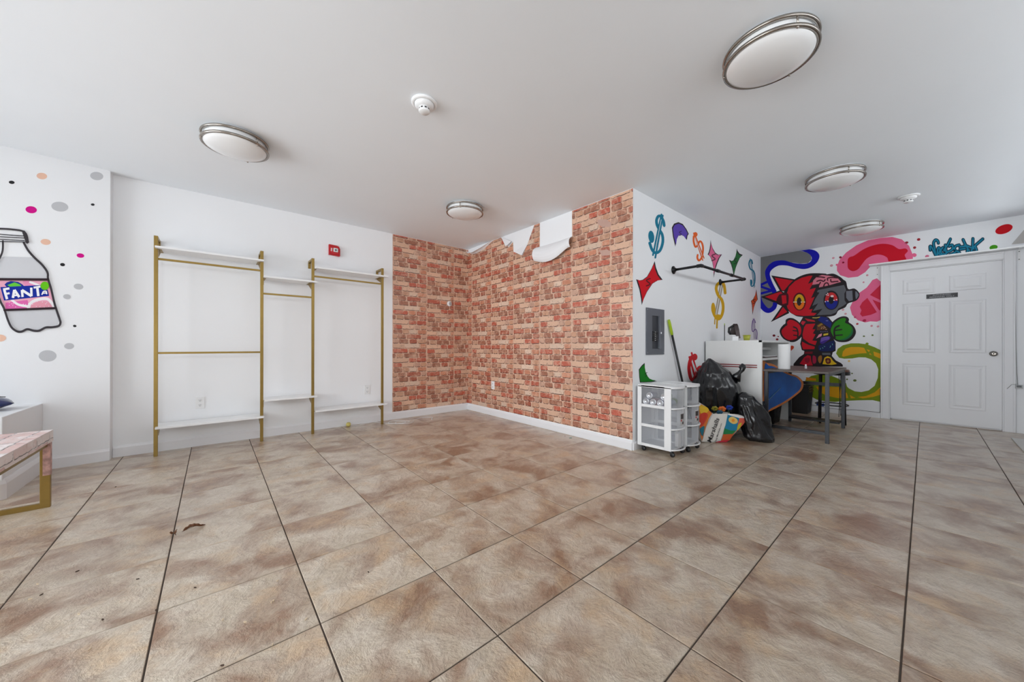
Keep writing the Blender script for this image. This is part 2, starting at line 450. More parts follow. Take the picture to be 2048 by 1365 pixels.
def clip_convex(sub, tri):
    out = sub
    n = len(tri)
    ar = sum(tri[k][0] * tri[(k + 1) % n][1] - tri[(k + 1) % n][0] * tri[k][1] for k in range(n))
    if ar < 0: tri = tri[::-1]
    for k in range(n):
        a, b = tri[k], tri[(k + 1) % n]; inp = out; out = []
        if not inp: return []
        side = lambda p: (b[0] - a[0]) * (p[1] - a[1]) - (b[1] - a[1]) * (p[0] - a[0])
        for q in range(len(inp)):
            p0, p1 = inp[q - 1], inp[q]; s0, s1 = side(p0), side(p1)
            if s1 >= 0:
                if s0 < 0: t = s0 / (s0 - s1); out.append((p0[0] + t * (p1[0] - p0[0]), p0[1] + t * (p1[1] - p0[1])))
                out.append(p1)
            elif s0 >= 0:
                t = s0 / (s0 - s1); out.append((p0[0] + t * (p1[0] - p0[0]), p0[1] + t * (p1[1] - p0[1])))
    return out
def brick_outline(u0, u1, v0, v1, rnd, j=0.0032):
    r = min(0.014, (v1 - v0) * 0.3); pts = []
    cs = [((u0 + r, v0 + r), math.pi), ((u1 - r, v0 + r), 1.5 * math.pi), ((u1 - r, v1 - r), 0), ((u0 + r, v1 - r), .5 * math.pi)]
    for ci, ((cu, cv), a0) in enumerate(cs):
        for k in range(4):
            a = a0 + k * math.pi / 6; pts.append((cu + r * math.cos(a), cv + r * math.sin(a)))
        n2 = cs[(ci + 1) % 4][0]; e = pts[-1]; a1 = cs[(ci + 1) % 4][1]
        f_ = (n2[0] + r * math.cos(a1), n2[1] + r * math.sin(a1)); ln = math.hypot(f_[0] - e[0], f_[1] - e[1])
        m_ = int(ln / 0.018)
        for k in range(1, m_): pts.append((e[0] + (f_[0] - e[0]) * k / m_, e[1] + (f_[1] - e[1]) * k / m_))
    return [(p[0] + rnd.uniform(-j, j), p[1] + rnd.uniform(-j, j)) for p in pts]
def strip(parent, frame, u0, u1, keep, seed, shift, to_world, pieces, w=0.5, hoff=0.0):
    """one hung length of paper: u along the wall, v up; keep = polygon left on the wall"""
    rnd = random.Random(seed)
    tris = pieces
    mb = MB()
    for t in tris:
        mb.face([to_world(u, v, 0.0008) for u, v in t])
    so = mb.build('wallpaper_strip', MORTAR, parent, recalc=False)
    so['label'] = 'length of brick print wallpaper'
    mb = MB(); cl = mb.bm.loops.layers.float_color.new('Col')
    def put(poly, col, off):
        for t in tris:
            q = clip_convex(poly, list(t))
            if len(q) >= 3:
                f = mb.face([to_world(u, v, off) for u, v in q])
                if f:
                    for lp in f.loops: lp[cl] = (*col, 1)
    nr = int(H / RH) + 2
    for k in range(nr):
        row = ROWS[(k + shift) % 8]; vtop = H + 0.03 - k * RH - (shift * 0.011) % 0.02; v0, v1 = vtop - RH + 0.0125, vtop - 0.001
        for a, b, c in [(a_ + kk, b_ + kk, c_) for kk in (-1, 0, 1) for a_, b_, c_ in row]:
            ua, ub = u0 + (a - hoff) * w, u0 + (b - hoff) * w
            if ua >= u1 or ub <= u0: continue
            o_ = brick_outline(ua, ub, v0, v1, rnd)
            col = BR[c]; s_ = rnd.uniform(0.9, 1.08)
            sh = [(p[0] + 0.0026, p[1] - 0.0085) for p in o_]
            put(sh, srgb(82, 48, 38), 0.0011)
            put(o_, tuple(min(1, x * s_) for x in col), 0.0014)
    po = mb.build('brick_print', BRICKP, so, recalc=False)
    return so
def rect(u0, u1, v0, v1): return [[(u0, v0), (u1, v0), (u1, v1), (u0, v1)]]
# wall with the rack: u = X
tw = lambda u, v, o: Vector((u, YR - o, v))
VB = 0.098
for n, (a, b) in enumerate([(1.849, 2.349), (2.349, 2.80), (2.80, 3.061)]):
    strip(wall_left, None, a, b, None, 30 + n, (0, 3, 6)[n], tw, rect(a, b, VB, H - 0.004))
# protruding wall: u = distance from the inner corner (towards the camera side)
tw2 = lambda u, v, o: Vector((XB - o, YR - u, v))
def uv_b(px, py):
    p = on_x(px, py, XB); return (YR - p.y, p.z)
K1 = lambda x, y: uv_b(920 + x / 8.533, 390 + y / 8.533)
def tri_poly(poly):
    vs = [Vector((u, v, 0)) for u, v in poly]
    return [[poly[k] for k in t] for t in geometry.tessellate_polygon([vs])]
sb = [0, 0.11, 0.61, 1.10, 1.605, 2.115, 2.615, YR - YM]
VT = H - 0.004
e0 = [K1(*p) for p in ((150, 985), (200, 1015), (280, 1000), (340, 968), (400, 930), (450, 888), (500, 840), (535, 806), (570, 775), (700, 716))]
eB = [K1(*p) for p in ((700, 716), (830, 895), (905, 805), (915, 970), (1070, 1035), (1150, 850), (1268, 508))]
def cut_profile(u):
    """height of the paper's torn upper edge"""
    pts = e0 + eB[1:]
    if u <= pts[0][0]: return pts[0][1]
    for p, q in zip(pts, pts[1:]):
        if p[0] <= u <= q[0] and q[0] > p[0]: return p[1] + (q[1] - p[1]) * (u - p[0]) / (q[0] - p[0])
    return VT
def torn_pieces(a, b):
    us = sorted(set([a, b] + [p[0] for p in e0 + eB if a < p[0] < b])); out = []
    for p, q in zip(us, us[1:]):
        if q - p < 1e-4: continue
        out.append([(p, VB), (q, VB), (q, min(VT, cut_profile(q - 1e-5))), (p, min(VT, cut_profile(p + 1e-5)))])
    return out
cl_, cr_ = K1(1372, 850), K1(1918, 690)
for n, (a, b) in enumerate(zip(sb, sb[1:])):
    if n < 4: pc = torn_pieces(a, b)
    elif n == 4: pc = [[(a, VB), (b, VB), (b, cr_[1] - 0.02), (a, cl_[1] - 0.03)]]
    else: pc = rect(a, b, VB, VT)
    strip(wall_center, None, a, b, None, 50 + n, (6, 3, 1, 4, 0, 0, 2)[n], tw2, pc, hoff=(0.78 if n == 0 else 0.0))
# peeled paper: flap hanging by the corner, folded tongue, rolled-over length
mb = MB()
rows_ = []
for k, p in enumerate(e0):
    o0, o1 = 0.003, 0.05 + 0.03 * math.sin(k * 0.6)
    u, v = p
    rows_.append([tw2(u, v, o0), tw2(u, v + 0.010, o1 * 0.5), tw2(u, v + 0.004, o1)])
for a, b in zip(rows_, rows_[1:]):
    for k in range(2): mb.face([a[k], b[k], b[k + 1], a[k + 1]], True)
fl = mb.build('peeled_paper_edge', BACKPAPER, wall_center, recalc=False); fl['label'] = 'peeled edge of wallpaper curling away below the ceiling'
mb = MB()
q = [K1(*p) for p in ((706, 722), (902, 803), (832, 896))]
mb.face([tw2(q[0][0], q[0][1], 0.004), tw2(q[1][0], q[1][1], 0.03), tw2(q[2][0], q[2][1], 0.055)])
mb.face([tw2(q[0][0], q[0][1], 0.0045), tw2(q[2][0], q[2][1], 0.0555), tw2(q[2][0] - 0.01, q[2][1] + 0.05, 0.012)])
q2 = [K1(*p) for p in ((915, 972), (1070, 1036), (1152, 850), (1120, 860))]
mb.face([tw2(*q2[0], 0.003), tw2(*q2[1], 0.02), tw2(*q2[2], 0.004), tw2(*q2[3], 0.003)])
fl = mb.build('torn_paper_tongue', BACKPAPER, wall_center, recalc=False); fl['label'] = 'white torn tongue of folded wallpaper'
# roll-over of the third length
mb = MB(); N = 14; rows_ = []
for s_ in range(N + 1):
    t = s_ / N; u = sb[4] - 0.03 + (sb[5] - sb[4] + 0.05) * t
    z0 = cl_[1] - 0.03 + (cr_[1] - 0.02 - cl_[1] + 0.03) * t
    sag = -0.07 * math.sin(math.pi * min(1, t * 1.1)) 
    rw = []
    for k in range(9):
        a = k / 8 * 2.6
        rad = 0.075 * (1 - 0.3 * t)
        rw.append(tw2(u, z0 + rad * (math.cos(a) - 1) * 1.25 + sag * (k / 8), 0.003 + rad * math.sin(a) * 1.2 + 0.02 * k / 8))
    rows_.append(rw)
for a, b in zip(rows_, rows_[1:]):
    for k in range(8): mb.face([a[k], b[k], b[k + 1], a[k + 1]], True)
fl = mb.build('rolled_paper_flap', BACKPAPER, wall_center, recalc=False); fl['label'] = 'length of wallpaper rolled forward, white back showing'
# plain mauve repair patches
PATCH = mat('mauve_patch_paper', srgb(196, 160, 146), 0.5, noise_amt=0.05)
for pts in [((540, 340), (640, 335), (700, 380), (690, 420), (600, 425), (545, 390)), ((560, 690), (650, 680), (690, 700), (680, 745), (590, 750))]:
    mb = MB(); mb.face([tw2(*uv_b(1100 + x / 5.69, 380 + y / 5.69), 0.0018) for x, y in pts]); mb.build('paper_patch', PATCH, wall_center, recalc=False)

# ------------------------------------------------------------------ wall paintings
class Paint:
    """flat paint on a wall: each motif is one mesh with a few paint colours"""
    def __init__(s, wall, proj, nrm):
        s.wall, s.proj, s.n = wall, proj, Vector(nrm)
        s.start()
    def start(s): s.mb = MB(); s.mats = []; s.layer = 1
    def use(s, col):
        m = mat('paint_%d_%d_%d' % col, srgb(*col), 0.55, spec=0.2)
        if m not in s.mats: s.mats.append(m)
        s.mb.mi = s.mats.index(m)
    def pt(s, x, y): return s.proj(x, y) + s.n * (0.0005 + 0.00012 * s.layer)
    def poly(s, C, pts, col, smooth=False):
        pts = [(C[0] + x / C[2], C[1] + y / C[2]) for x, y in pts]
        if smooth: pts = smooth_closed(pts)
        s.use(col); s.mb.face([s.pt(x, y) for x, y in pts]); s.layer += 1
    def ell(s, C, cx, cy, rx, ry, col, tilt=0.0, a0=0.0, a1=2 * math.pi):
        n = 28; ct, st = math.cos(tilt), math.sin(tilt); pts = []
        m_ = n if a1 - a0 > 6.2 else n // 2
        for k in range(m_ + (0 if a1 - a0 > 6.2 else 1)):
            a = a0 + (a1 - a0) * k / m_; x, y = rx * math.cos(a), ry * math.sin(a)
            pts.append((cx + x * ct - y * st, cy + x * st + y * ct))
        s.poly(C, pts, col)
    def stroke(s, C, pts, wd, col, smooth=True, cap=True):
        P_ = [(C[0] + x / C[2], C[1] + y / C[2]) for x, y in pts]; wd = wd / C[2]
        if smooth and len(P_) > 2: P_ = smooth_open(P_)
        L_, R_ = [], []
        for k, p in enumerate(P_):
            a, b = P_[max(k - 1, 0)], P_[min(k + 1, len(P_) - 1)]
            dx, dy = b[0] - a[0], b[1] - a[1]; ln = math.hypot(dx, dy) or 1
            nx, ny = -dy / ln * wd / 2, dx / ln * wd / 2
            L_.append((p[0] + nx, p[1] + ny)); R_.append((p[0] - nx, p[1] - ny))
        s.use(col)
        for k in range(len(P_) - 1):
            s.mb.face([s.pt(*L_[k]), s.pt(*L_[k + 1]), s.pt(*R_[k + 1]), s.pt(*R_[k])])
        s.layer += 1
        if cap:
            for p in (P_[0], P_[-1]):
                s.use(col); s.mb.face([s.pt(p[0] + wd / 2 * math.cos(a), p[1] + wd / 2 * math.sin(a)) for a in (k * math.pi / 6 for k in range(12))])
            s.layer += 1
    def done(s, name, label=None):
        o = s.mb.build(name, s.mats, s.wall, recalc=False)
        if label: o['label'] = label
        s.start(); return o
def cr(p0, p1, p2, p3, t):
    return tuple(0.5 * (2 * b + (c - a) * t + (2 * a - 5 * b + 4 * c - d) * t * t + (-a + 3 * b - 3 * c + d) * t ** 3) for a, b, c, d in zip(p0, p1, p2, p3))
def smooth_closed(p, n=4):
    m_ = len(p); return [cr(p[k - 1], p[k], p[(k + 1) % m_], p[(k + 2) % m_], t / n) for k in range(m_) for t in range(n)]
def smooth_open(p, n=5):
    q = [p[0]] + list(p) + [p[-1]]; out = []
    for k in range(1, len(q) - 2):
        out += [cr(q[k - 1], q[k], q[k + 1], q[k + 2], t / n) for t in range(n)]
    return out + [p[-1]]

INK = (38, 30, 34)
# crop frames (origin and scale of the views the outlines were read from)
A = (1500, 480, 9.75); B = (1600, 520, 9.75); C_ = (1500, 600, 9.75); D = (1600, 620, 9.75)
E = (1660, 460, 6.825); F = (1620, 660, 7.583); G = (0, 430, 5.46); HG = (1850, 460, 15.754)
M1 = (1260, 400, 6.825); M2 = (1380, 440, 8.533); M3 = (1265, 590, 6.825); M4 = (1400, 580, 8.533); Z5 = (1250, 360, 4.55)
Z1 = (0, 280, 3.4125); Z2 = (0, 640, 3.4125); Q = (1960, 440, 11.375)

pb = Paint(wall_back, lambda x, y: on_x(x, y, XD), (-1, 0, 0))
# grey ground and blue ribbon
BLUE = (8, 8, 172); GRY = (118, 118, 120)
pb.poly(A, [(184, 343), (960, 217), (1100, 240), (1190, 300), (1202, 390), (1130, 455), (980, 465), (800, 440), (640, 420), (480, 440), (370, 510), (310, 620), (330, 780), (420, 960), (500, 1100), (500, 1260), (420, 1340), (330, 1340), (230, 1250), (184, 1100)], GRY)
pb.stroke(A, [(184, 892), (345, 815)], 46, BLUE, False, False)
pb.stroke(A, [(190, 905), (420, 985)], 44, BLUE, False, False)
pb.stroke(A, [(184, 1055), (430, 990)], 44, BLUE, False, False)
pb.poly(A, [(960, 215), (1060, 195), (1180, 187), (1290, 220), (1350, 290), (1345, 370), (1290, 460), (1180, 540), (1050, 570), (900, 550), (760, 510), (640, 497), (540, 510), (440, 570), (390, 640), (395, 720), (440, 840), (500, 960), (515, 1010), (440, 1040), (410, 960), (360, 880), (320, 780), (298, 690), (300, 600), (360, 500), (450, 430), (560, 403), (680, 405), (800, 440), (920, 462), (1040, 468), (1130, 455), (1190, 410), (1205, 360), (1180, 300), (1110, 250), (1030, 225)], BLUE, True)
pb.poly(A, [(182, 1040), (210, 1080), (240, 1190), (290, 1270), (350, 1330), (400, 1325), (440, 1280), (455, 1220), (525, 1240), (525, 1290), (490, 1360), (400, 1420), (310, 1420), (230, 1360), (185, 1270)], BLUE, True)
pb.done('painted_ribbon', 'blue ribbon swirl on grey paint')
# half red, half robot figure
RED = (208, 18, 38); RG = (98, 100, 106)
pb.poly(A, [(415, 695), (870, 770), (700, 1010), (585, 1000)], INK)
pb.poly(A, [(482, 735), (838, 795), (720, 930), (660, 992), (622, 985)], RED)
pb.poly(A, [(205, 1115), (590, 985), (700, 1050), (640, 1300)], INK)
pb.poly(A, [(292, 1112), (600, 1010), (640, 1050), (545, 1120), (510, 1195)], RED)
pb.poly(C_, [(405, 435), (620, 125), (700, 100), (765, 260)], INK)
pb.poly(C_, [(490, 375), (645, 140), (725, 235)], RED)
head = [(1567.7, 585.6), (1575.9, 572.3), (1589.2, 559), (1602.6, 551.8), (1616.9, 547.7), (1633.3, 546.8), (1651.3, 547.7), (1654, 549), (1666.7, 547.7), (1680, 553.9), (1687.2, 560), (1692.3, 564.1), (1696.4, 578.5), (1708.7, 577.4), (1718, 585.6), (1718.5, 593.8), (1711.8, 602), (1696.4, 607.2), (1690.3, 615.4), (1676.9, 621.5), (1671.8, 629.7), (1661.5, 633.3), (1641, 634.5), (1600, 634), (1587.2, 629.7), (1575.9, 621.5), (1568.5, 608)]
pb.poly((0, 0, 1), head, INK, True)
pb.poly(A, [(722, 1040), (760, 920), (880, 805), (1010, 740), (1150, 703), (1220, 700), (1130, 860), (1250, 812), (1160, 970), (1285, 935), (1190, 1140), (1262, 1112), (1150, 1360), (1220, 1350), (1190, 1420), (1300, 1432), (1250, 1478), (1050, 1485), (900, 1472), (800, 1430), (735, 1340), (705, 1240)], RED)
pb.poly(B, [(350, 590), (860, 490), (900, 590), (865, 660), (870, 790), (910, 850), (840, 900), (750, 950), (700, 1030), (600, 1070), (330, 1080), (440, 955), (250, 1000), (355, 850), (240, 900), (300, 760), (380, 640), (330, 630)], RG)
pb.poly(B, [(240, 490), (260, 400), (330, 330), (430, 295), (560, 310), (730, 350), (800, 430), (560, 500), (370, 540), (385, 465)], (226, 128, 146))
for p in [[(310, 330), (400, 335), (480, 345)], [(330, 420), (400, 400), (460, 420), (490, 390)], [(540, 400), (540, 360), (620, 345), (740, 355)], [(600, 385), (610, 430), (680, 425), (740, 420)], [(460, 520), (490, 460), (540, 455), (560, 500)], [(370, 490), (400, 440)]]:
    pb.stroke(B, p, 24, (72, 16, 34))
pb.poly(B, [(900, 610), (1020, 600), (1030, 790), (955, 810), (902, 740)], (118, 120, 130))
pb.poly(B, [(1082, 612), (1140, 670), (1135, 710), (1090, 765)], (118, 120, 130), True)
pb.poly(A, [(590, 1060), (740, 1050), (748, 1240), (715, 1285), (610, 1280), (540, 1210), (520, 1165), (550, 1100)], (70, 14, 28), True)
pb.poly(A, [(615, 1085), (705, 1080), (715, 1235), (632, 1255)], RED)
pb.ell(A, 965, 1205, 128, 175, (92, 10, 20)); pb.ell(A, 965, 1212, 98, 150, (240, 120, 20))
pb.ell(A, 965, 1212, 98, 150, (222, 172, 30), 0, math.pi, 2 * math.pi); pb.ell(A, 960, 1205, 46, 82, INK)
for x in (860, 900, 1005, 1060): pb.ell(A, x, 1215, 16, 9, (250, 235, 220))
pb.ell(B, 612, 790, 150, 190, INK); pb.ell(B, 612, 800, 124, 165, (20, 34, 140))
pb.ell(B, 612, 800, 124, 165, (206, 44, 48), 0, math.pi, 2 * math.pi); pb.ell(B, 610, 785, 52, 78, (30, 24, 28))
pb.ell(B, 628, 710, 32, 20, (250, 220, 220))
for x, y in ((515, 682), (540, 655), (550, 690), (495, 818), (545, 806), (663, 790), (714, 776)): pb.ell(B, x, y, 14, 10, (250, 230, 235))
pb.done('painted_figure_head', 'cartoon head, half red with spikes, half grey robot')
pb.poly(D, [(65, 130), (400, 105), (560, 150), (640, 250), (650, 560), (695, 640), (695, 800), (640, 830), (620, 900), (700, 990), (800, 1040), (835, 1075), (835, 1110), (-130, 1110), (-125, 1055), (-15, 925), (75, 865), (85, 805), (35, 785), (5, 665), (25, 565), (45, 365), (-5, 250)], INK)
pb.poly(C_, [(700, 390), (770, 355), (860, 370), (960, 440), (1020, 520), (1030, 660), (990, 740), (900, 810), (800, 825), (680, 780), (610, 710), (578, 620), (600, 550), (650, 490), (690, 460)], INK, True)
pb.poly(C_, [(722, 440), (770, 392), (850, 402), (950, 470), (995, 560), (990, 660), (940, 720), (880, 770), (760, 785), (670, 735), (622, 660), (622, 590), (690, 520), (730, 490)], RED, True)
pb.stroke(C_, [(850, 530), (910, 560), (935, 640), (930, 730)], 28, INK)
pb.stroke(C_, [(840, 600), (920, 610)], 22, INK); pb.stroke(C_, [(850, 690), (930, 700)], 22, INK)
pb.poly(D, [(580, 400), (620, 260), (720, 170), (830, 128), (920, 140), (957, 190), (950, 240), (1030, 300), (1080, 380), (1088, 460), (1040, 550), (960, 610), (860, 632), (740, 622), (660, 575), (600, 500)], INK, True)
pb.poly(D, [(600, 400), (650, 280), (740, 200), (840, 160), (900, 182), (880, 250), (960, 290), (1020, 350), (1032, 440), (980, 530), (880, 590), (760, 590), (690, 560), (640, 500)], (44, 136, 18), True)
pb.poly(D, [(1000, 330), (1032, 440), (980, 530), (880, 590), (760, 590), (860, 560), (950, 500), (1000, 420)], (30, 110, 62), True)
pb.stroke(D, [(760, 312), (690, 350), (668, 430), (680, 545)], 36, INK); pb.stroke(D, [(690, 402), (815, 385)], 24, INK); pb.stroke(D, [(700, 500), (825, 490)], 24, INK)
pb.poly(D, [(120, 280), (300, 270), (240, 380), (300, 380), (250, 460), (302, 480), (240, 600), (330, 610), (300, 690), (180, 650), (60, 560), (50, 480), (80, 340)], RED)
pb.poly(D, [(90, 165), (280, 205), (300, 238), (150, 222)], (200, 40, 50)); pb.poly(D, [(45, 215), (112, 232), (62, 305), (15, 260)], (206, 40, 60))
pb.poly(D, [(40, 620), (160, 682), (290, 720), (280, 768), (60, 772), (35, 690)], RED)
pb.poly(D, [(90, 820), (252, 815), (240, 862), (100, 862)], (120, 20, 36))
pb.poly(D, [(-5, 1055), (80, 930), (150, 885), (210, 900), (220, 1000), (250, 1085), (130, 1092)], (196, 20, 44)); pb.poly(D, [(100, 950), (180, 940), (190, 1000), (150, 1040), (100, 1010)], (140, 16, 40), True)
pb.poly(D, [(250, 900), (310, 920), (312, 1030), (252, 1042)], (170, 30, 66), True)
pb.poly(D, [(400, 130), (520, 150), (620, 262), (590, 360), (480, 285), (350, 205)], (26, 38, 120)); pb.poly(D, [(380, 690), (470, 660), (650, 600), (672, 640), (660, 790), (400, 806), (362, 730)], (22, 34, 88), True)
pb.poly(D, [(330, 300), (400, 255), (480, 310), (545, 390), (330, 400)], (96, 56, 36))
for x in range(6): pb.stroke(D, [(345 + 14 * x, 310 - 9 * x), (375 + 14 * x, 330 - 9 * x)], 9, (190, 150, 50), False, False)
for x, y in ((430, 340), (460, 360), (490, 350), (510, 385), (420, 365), (470, 330)): pb.ell(D, x, y, 11, 7, (226, 180, 130))
for x, y in ((410, 430), (450, 432), (490, 425), (530, 425), (515, 215), (540, 215)): pb.ell(D, x, y, 8, 7, (150, 150, 210))
pb.poly(D, [(318, 562), (370, 482), (430, 460), (422, 512)], (232, 150, 170)); pb.poly(D, [(458, 472), (552, 456), (548, 490), (458, 508)], (232, 200, 60))
pb.poly(D, [(390, 640), (430, 545), (570, 520), (592, 560), (520, 620), (440, 665)], (70, 44, 140), True)
for k in range(4): pb.stroke(D, [(410, 620 - k * 22), (480, 590 - k * 18), (570, 575 - k * 16)], 8, (150, 120, 214))
for p in [((405, 750), (395, 775)), ((440, 735), (452, 755)), ((470, 712), (490, 722)), ((600, 700), (585, 740)), ((630, 660), (638, 690))]: pb.stroke(D, p, 9, (110, 190, 190), False, False)
pb.poly(D, [(430, 840), (590, 840), (602, 882), (440, 882)], (96, 98, 104))
pb.poly(D, [(440, 1060), (480, 935), (540, 905), (600, 930), (650, 1000), (722, 1058), (620, 1076)], (232, 188, 30)); pb.poly(D, [(355, 990), (365, 915), (420, 893), (428, 980), (392, 1046)], (160, 104, 44), True)
pb.poly(D, [(498, 955), (590, 952), (598, 1038), (520, 1050)], (96, 26, 22), True); pb.ell(D, 547, 1000, 26, 28, (164, 110, 56))
pb.stroke(D, [(250, 155), (320, 158), (385, 145)], 14, (232, 206, 96))
pb.done('painted_figure_body', 'cartoon body with red fist and green fist')
# pink citrus shapes
PK = (240, 108, 150)
pb.poly(E, [(95, 500), (130, 410), (220, 310), (360, 212), (520, 142), (700, 110), (850, 98), (980, 130), (1080, 220), (1130, 340), (1132, 412), (640, 472), (560, 492), (480, 580), (380, 640), (250, 655), (140, 620), (95, 560)], PK, False)
pb.ell(E, 1150, 345, 32, 26, PK); pb.ell(E, 96, 478, 18, 14, PK)
pb.poly(E, [(240, 470), (245, 400), (275, 370), (330, 352), (450, 270), (580, 215), (720, 190), (850, 210), (940, 262), (1030, 255), (1062, 290), (1020, 345), (1030, 415), (820, 440), (780, 380), (700, 342), (600, 345), (500, 395), (430, 480), (380, 540), (310, 565), (250, 530)], (210, 0, 36), True)
pb.done('painted_pink_swirl', 'pink and red curved shape above the door')
pb.poly(E, [(555, 720), (580, 685), (640, 662), (670, 690), (700, 712), (700, 1230), (640, 1255), (550, 1250), (480, 1265), (380, 1235), (300, 1160), (272, 1060), (310, 980), (380, 930), (400, 860), (500, 790)], PK)
SG = (214, 34, 66)
pb.poly(E, [(545, 890), (697, 742), (697, 965)], SG); pb.poly(E, [(578, 952), (697, 1000), (692, 1090), (672, 1102)], SG)
pb.poly(E, [(510, 930), (640, 1125), (560, 1160), (440, 1185), (410, 1150), (430, 1100), (405, 1050), (440, 990)], SG)
pb.done('painted_citrus_slice', 'pink citrus slice cut off by the door frame')
DOTS = [(45, 385, 18, 13, (222, 150, 165)), (142, 376, 19, 15, (140, 20, 46)), (20, 488, 22, 16, (222, 160, 172)), (180, 447, 16, 12, (200, 20, 60)), (508, 620, 17, 13, (222, 150, 165)), (458, 716, 14, 11, (222, 150, 165)), (1045, 175, 26, 16, (150, 24, 40)), (1210, 132, 24, 18, (160, 40, 50)), (1155, 243, 22, 17, (160, 40, 50)), (1325, 362, 28, 19, (222, 120, 150)), (343, 1193, 17, 13, (214, 40, 90)), (470, 1238, 26, 18, (214, 50, 90)), (373, 1285, 18, 13, (190, 60, 70)), (568, 1312, 17, 14, (228, 150, 165)), (655, 1320, 18, 14, (228, 160, 170)), (212, 1147, 17, 13, (226, 165, 172)), (178, 1092, 18, 13, (226, 165, 172))]
for x, y, rx, ry, c in DOTS:
    pb.ell(E, x, y, rx, ry, c, -0.25); pb.done('painted_dot')
for x, y, r, c in ((468, 698, 28, (120, 22, 34)), (550, 717, 15, (160, 40, 50)), (530, 772, 26, (140, 30, 40))):
    pb.ell(C_, x, y, r, r * .8, c); pb.done('painted_dot')
pb.poly(C_, [(798, 900), (850, 905), (852, 945), (812, 985), (798, 990)], (214, 70, 40), True); pb.done('painted_drip', 'orange red drip beside the counter')
for x, y, rx, ry in ((818, 98, 17, 11), (948, 82, 17, 13), (638, 663, 14, 10), (562, 752, 15, 12), (680, 770, 26, 18)):
    pb.ell(F, x, y, rx, ry, (112, 128, 66)); pb.done('painted_dot')
pb.ell(F, 592, 475, 18, 14, (226, 190, 110)); pb.done('painted_dot')
OLV = (128, 150, 18); YEL = (230, 168, 14)
pb.poly(F, [(395, 360), (420, 290), (500, 235), (620, 206), (740, 206), (860, 220), (980, 265), (1076, 312), (1076, 1096), (950, 1068), (750, 1070), (560, 1078), (380, 1095), (240, 1088), (100, 1058), (20, 1015), (-20, 960), (-70, 860), (-70, 760), (20, 700), (120, 680), (300, 690), (430, 740), (500, 790), (548, 812), (560, 860), (590, 890), (680, 935), (780, 945), (890, 920), (980, 850), (1028, 730), (1035, 600), (1000, 510), (930, 450), (840, 420), (740, 418), (640, 435), (520, 440), (440, 425)], OLV)
pb.ell(F, 866, 213, 24, 18, OLV)
pb.poly(F, [(485, 400), (500, 330), (540, 285), (620, 262), (740, 262), (822, 275), (862, 355), (760, 360), (620, 380), (510, 410)], YEL)
pb.poly(F, [(856, 296), (912, 310), (892, 340)], YEL); pb.poly(F, [(962, 330), (1075, 365), (1075, 442), (972, 396)], YEL); pb.poly(F, [(905, 350), (940, 385), (900, 375)], YEL)
pb.poly(F, [(90, 862), (450, 868), (480, 910), (560, 960), (580, 1036), (420, 1036), (250, 1000), (140, 940)], YEL)
pb.poly(F, [(605, 990), (692, 1036), (620, 1042)], YEL); pb.poly(F, [(722, 1020), (850, 1005), (980, 950), (1072, 868), (1072, 985), (960, 1018), (800, 1042)], YEL)
pb.poly(F, [(-60, 720), (90, 742), (92, 772), (-60, 770)], (232, 140, 26))
pb.done('painted_olive_swirl', 'olive green letter-like swirl filled with yellow')
pb.poly(F, [(90, 1095), (150, 1085), (160, 1122), (215, 1118), (215, 1207), (110, 1217)], (14, 70, 172)); pb.done('painted_blue_patch', 'small blue paint patch low on the wall')
# signature
TL, TD = (22, 132, 164), (8, 62, 84)
sig = [[(165, 640), (160, 520), (215, 560), (350, 830)], [(350, 830), (300, 600), (270, 420), (330, 320), (400, 350), (420, 420)], [(390, 800), (400, 620), (440, 560), (470, 640), (440, 760), (540, 790)], [(560, 560), (500, 640), (520, 760), (600, 760)], [(800, 290), (720, 460), (600, 640)], [(640, 480), (660, 640), (700, 720)], [(600, 660), (640, 660), (670, 740), (620, 780)], [(760, 520), (860, 480), (860, 620), (720, 700)], [(880, 560), (960, 700), (780, 790)], [(1080, 480), (960, 520), (940, 640), (1060, 700), (1070, 740), (820, 790)], [(1100, 540), (1280, 520)], [(1100, 620), (1260, 590)], [(1200, 310), (1280, 480), (1400, 680)], [(1330, 700), (1340, 560)], [(1510, 280), (1500, 500), (1460, 680)], [(1820, 290), (1580, 500), (1480, 620)], [(1580, 520), (1620, 680), (1480, 690)], [(1250, 480), (1540, 600)]]
for p in sig: pb.stroke(HG, p, 104, TD)
pb.layer = 60
for p in sig: pb.layer = 62; pb.stroke(HG, p, 44, TL)
pb.done('graffiti_signature', 'teal graffiti signature on the wall above the door')
pb.ell(Q, 545, 213, 205, 100, (210, 0, 22), -0.33); pb.done('painted_dot', 'large red dot above the door')
pb.ell(Q, 308, 627, 95, 55, (70, 160, 14), -0.2); pb.done('painted_dot', 'green dot above the door')
pb.poly(Q, [(715, 560), (1040, 180), (1100, 180), (1100, 520), (900, 545)], (190, 186, 182)); pb.done('painted_beige_wedge', 'pale beige wedge at the right edge')

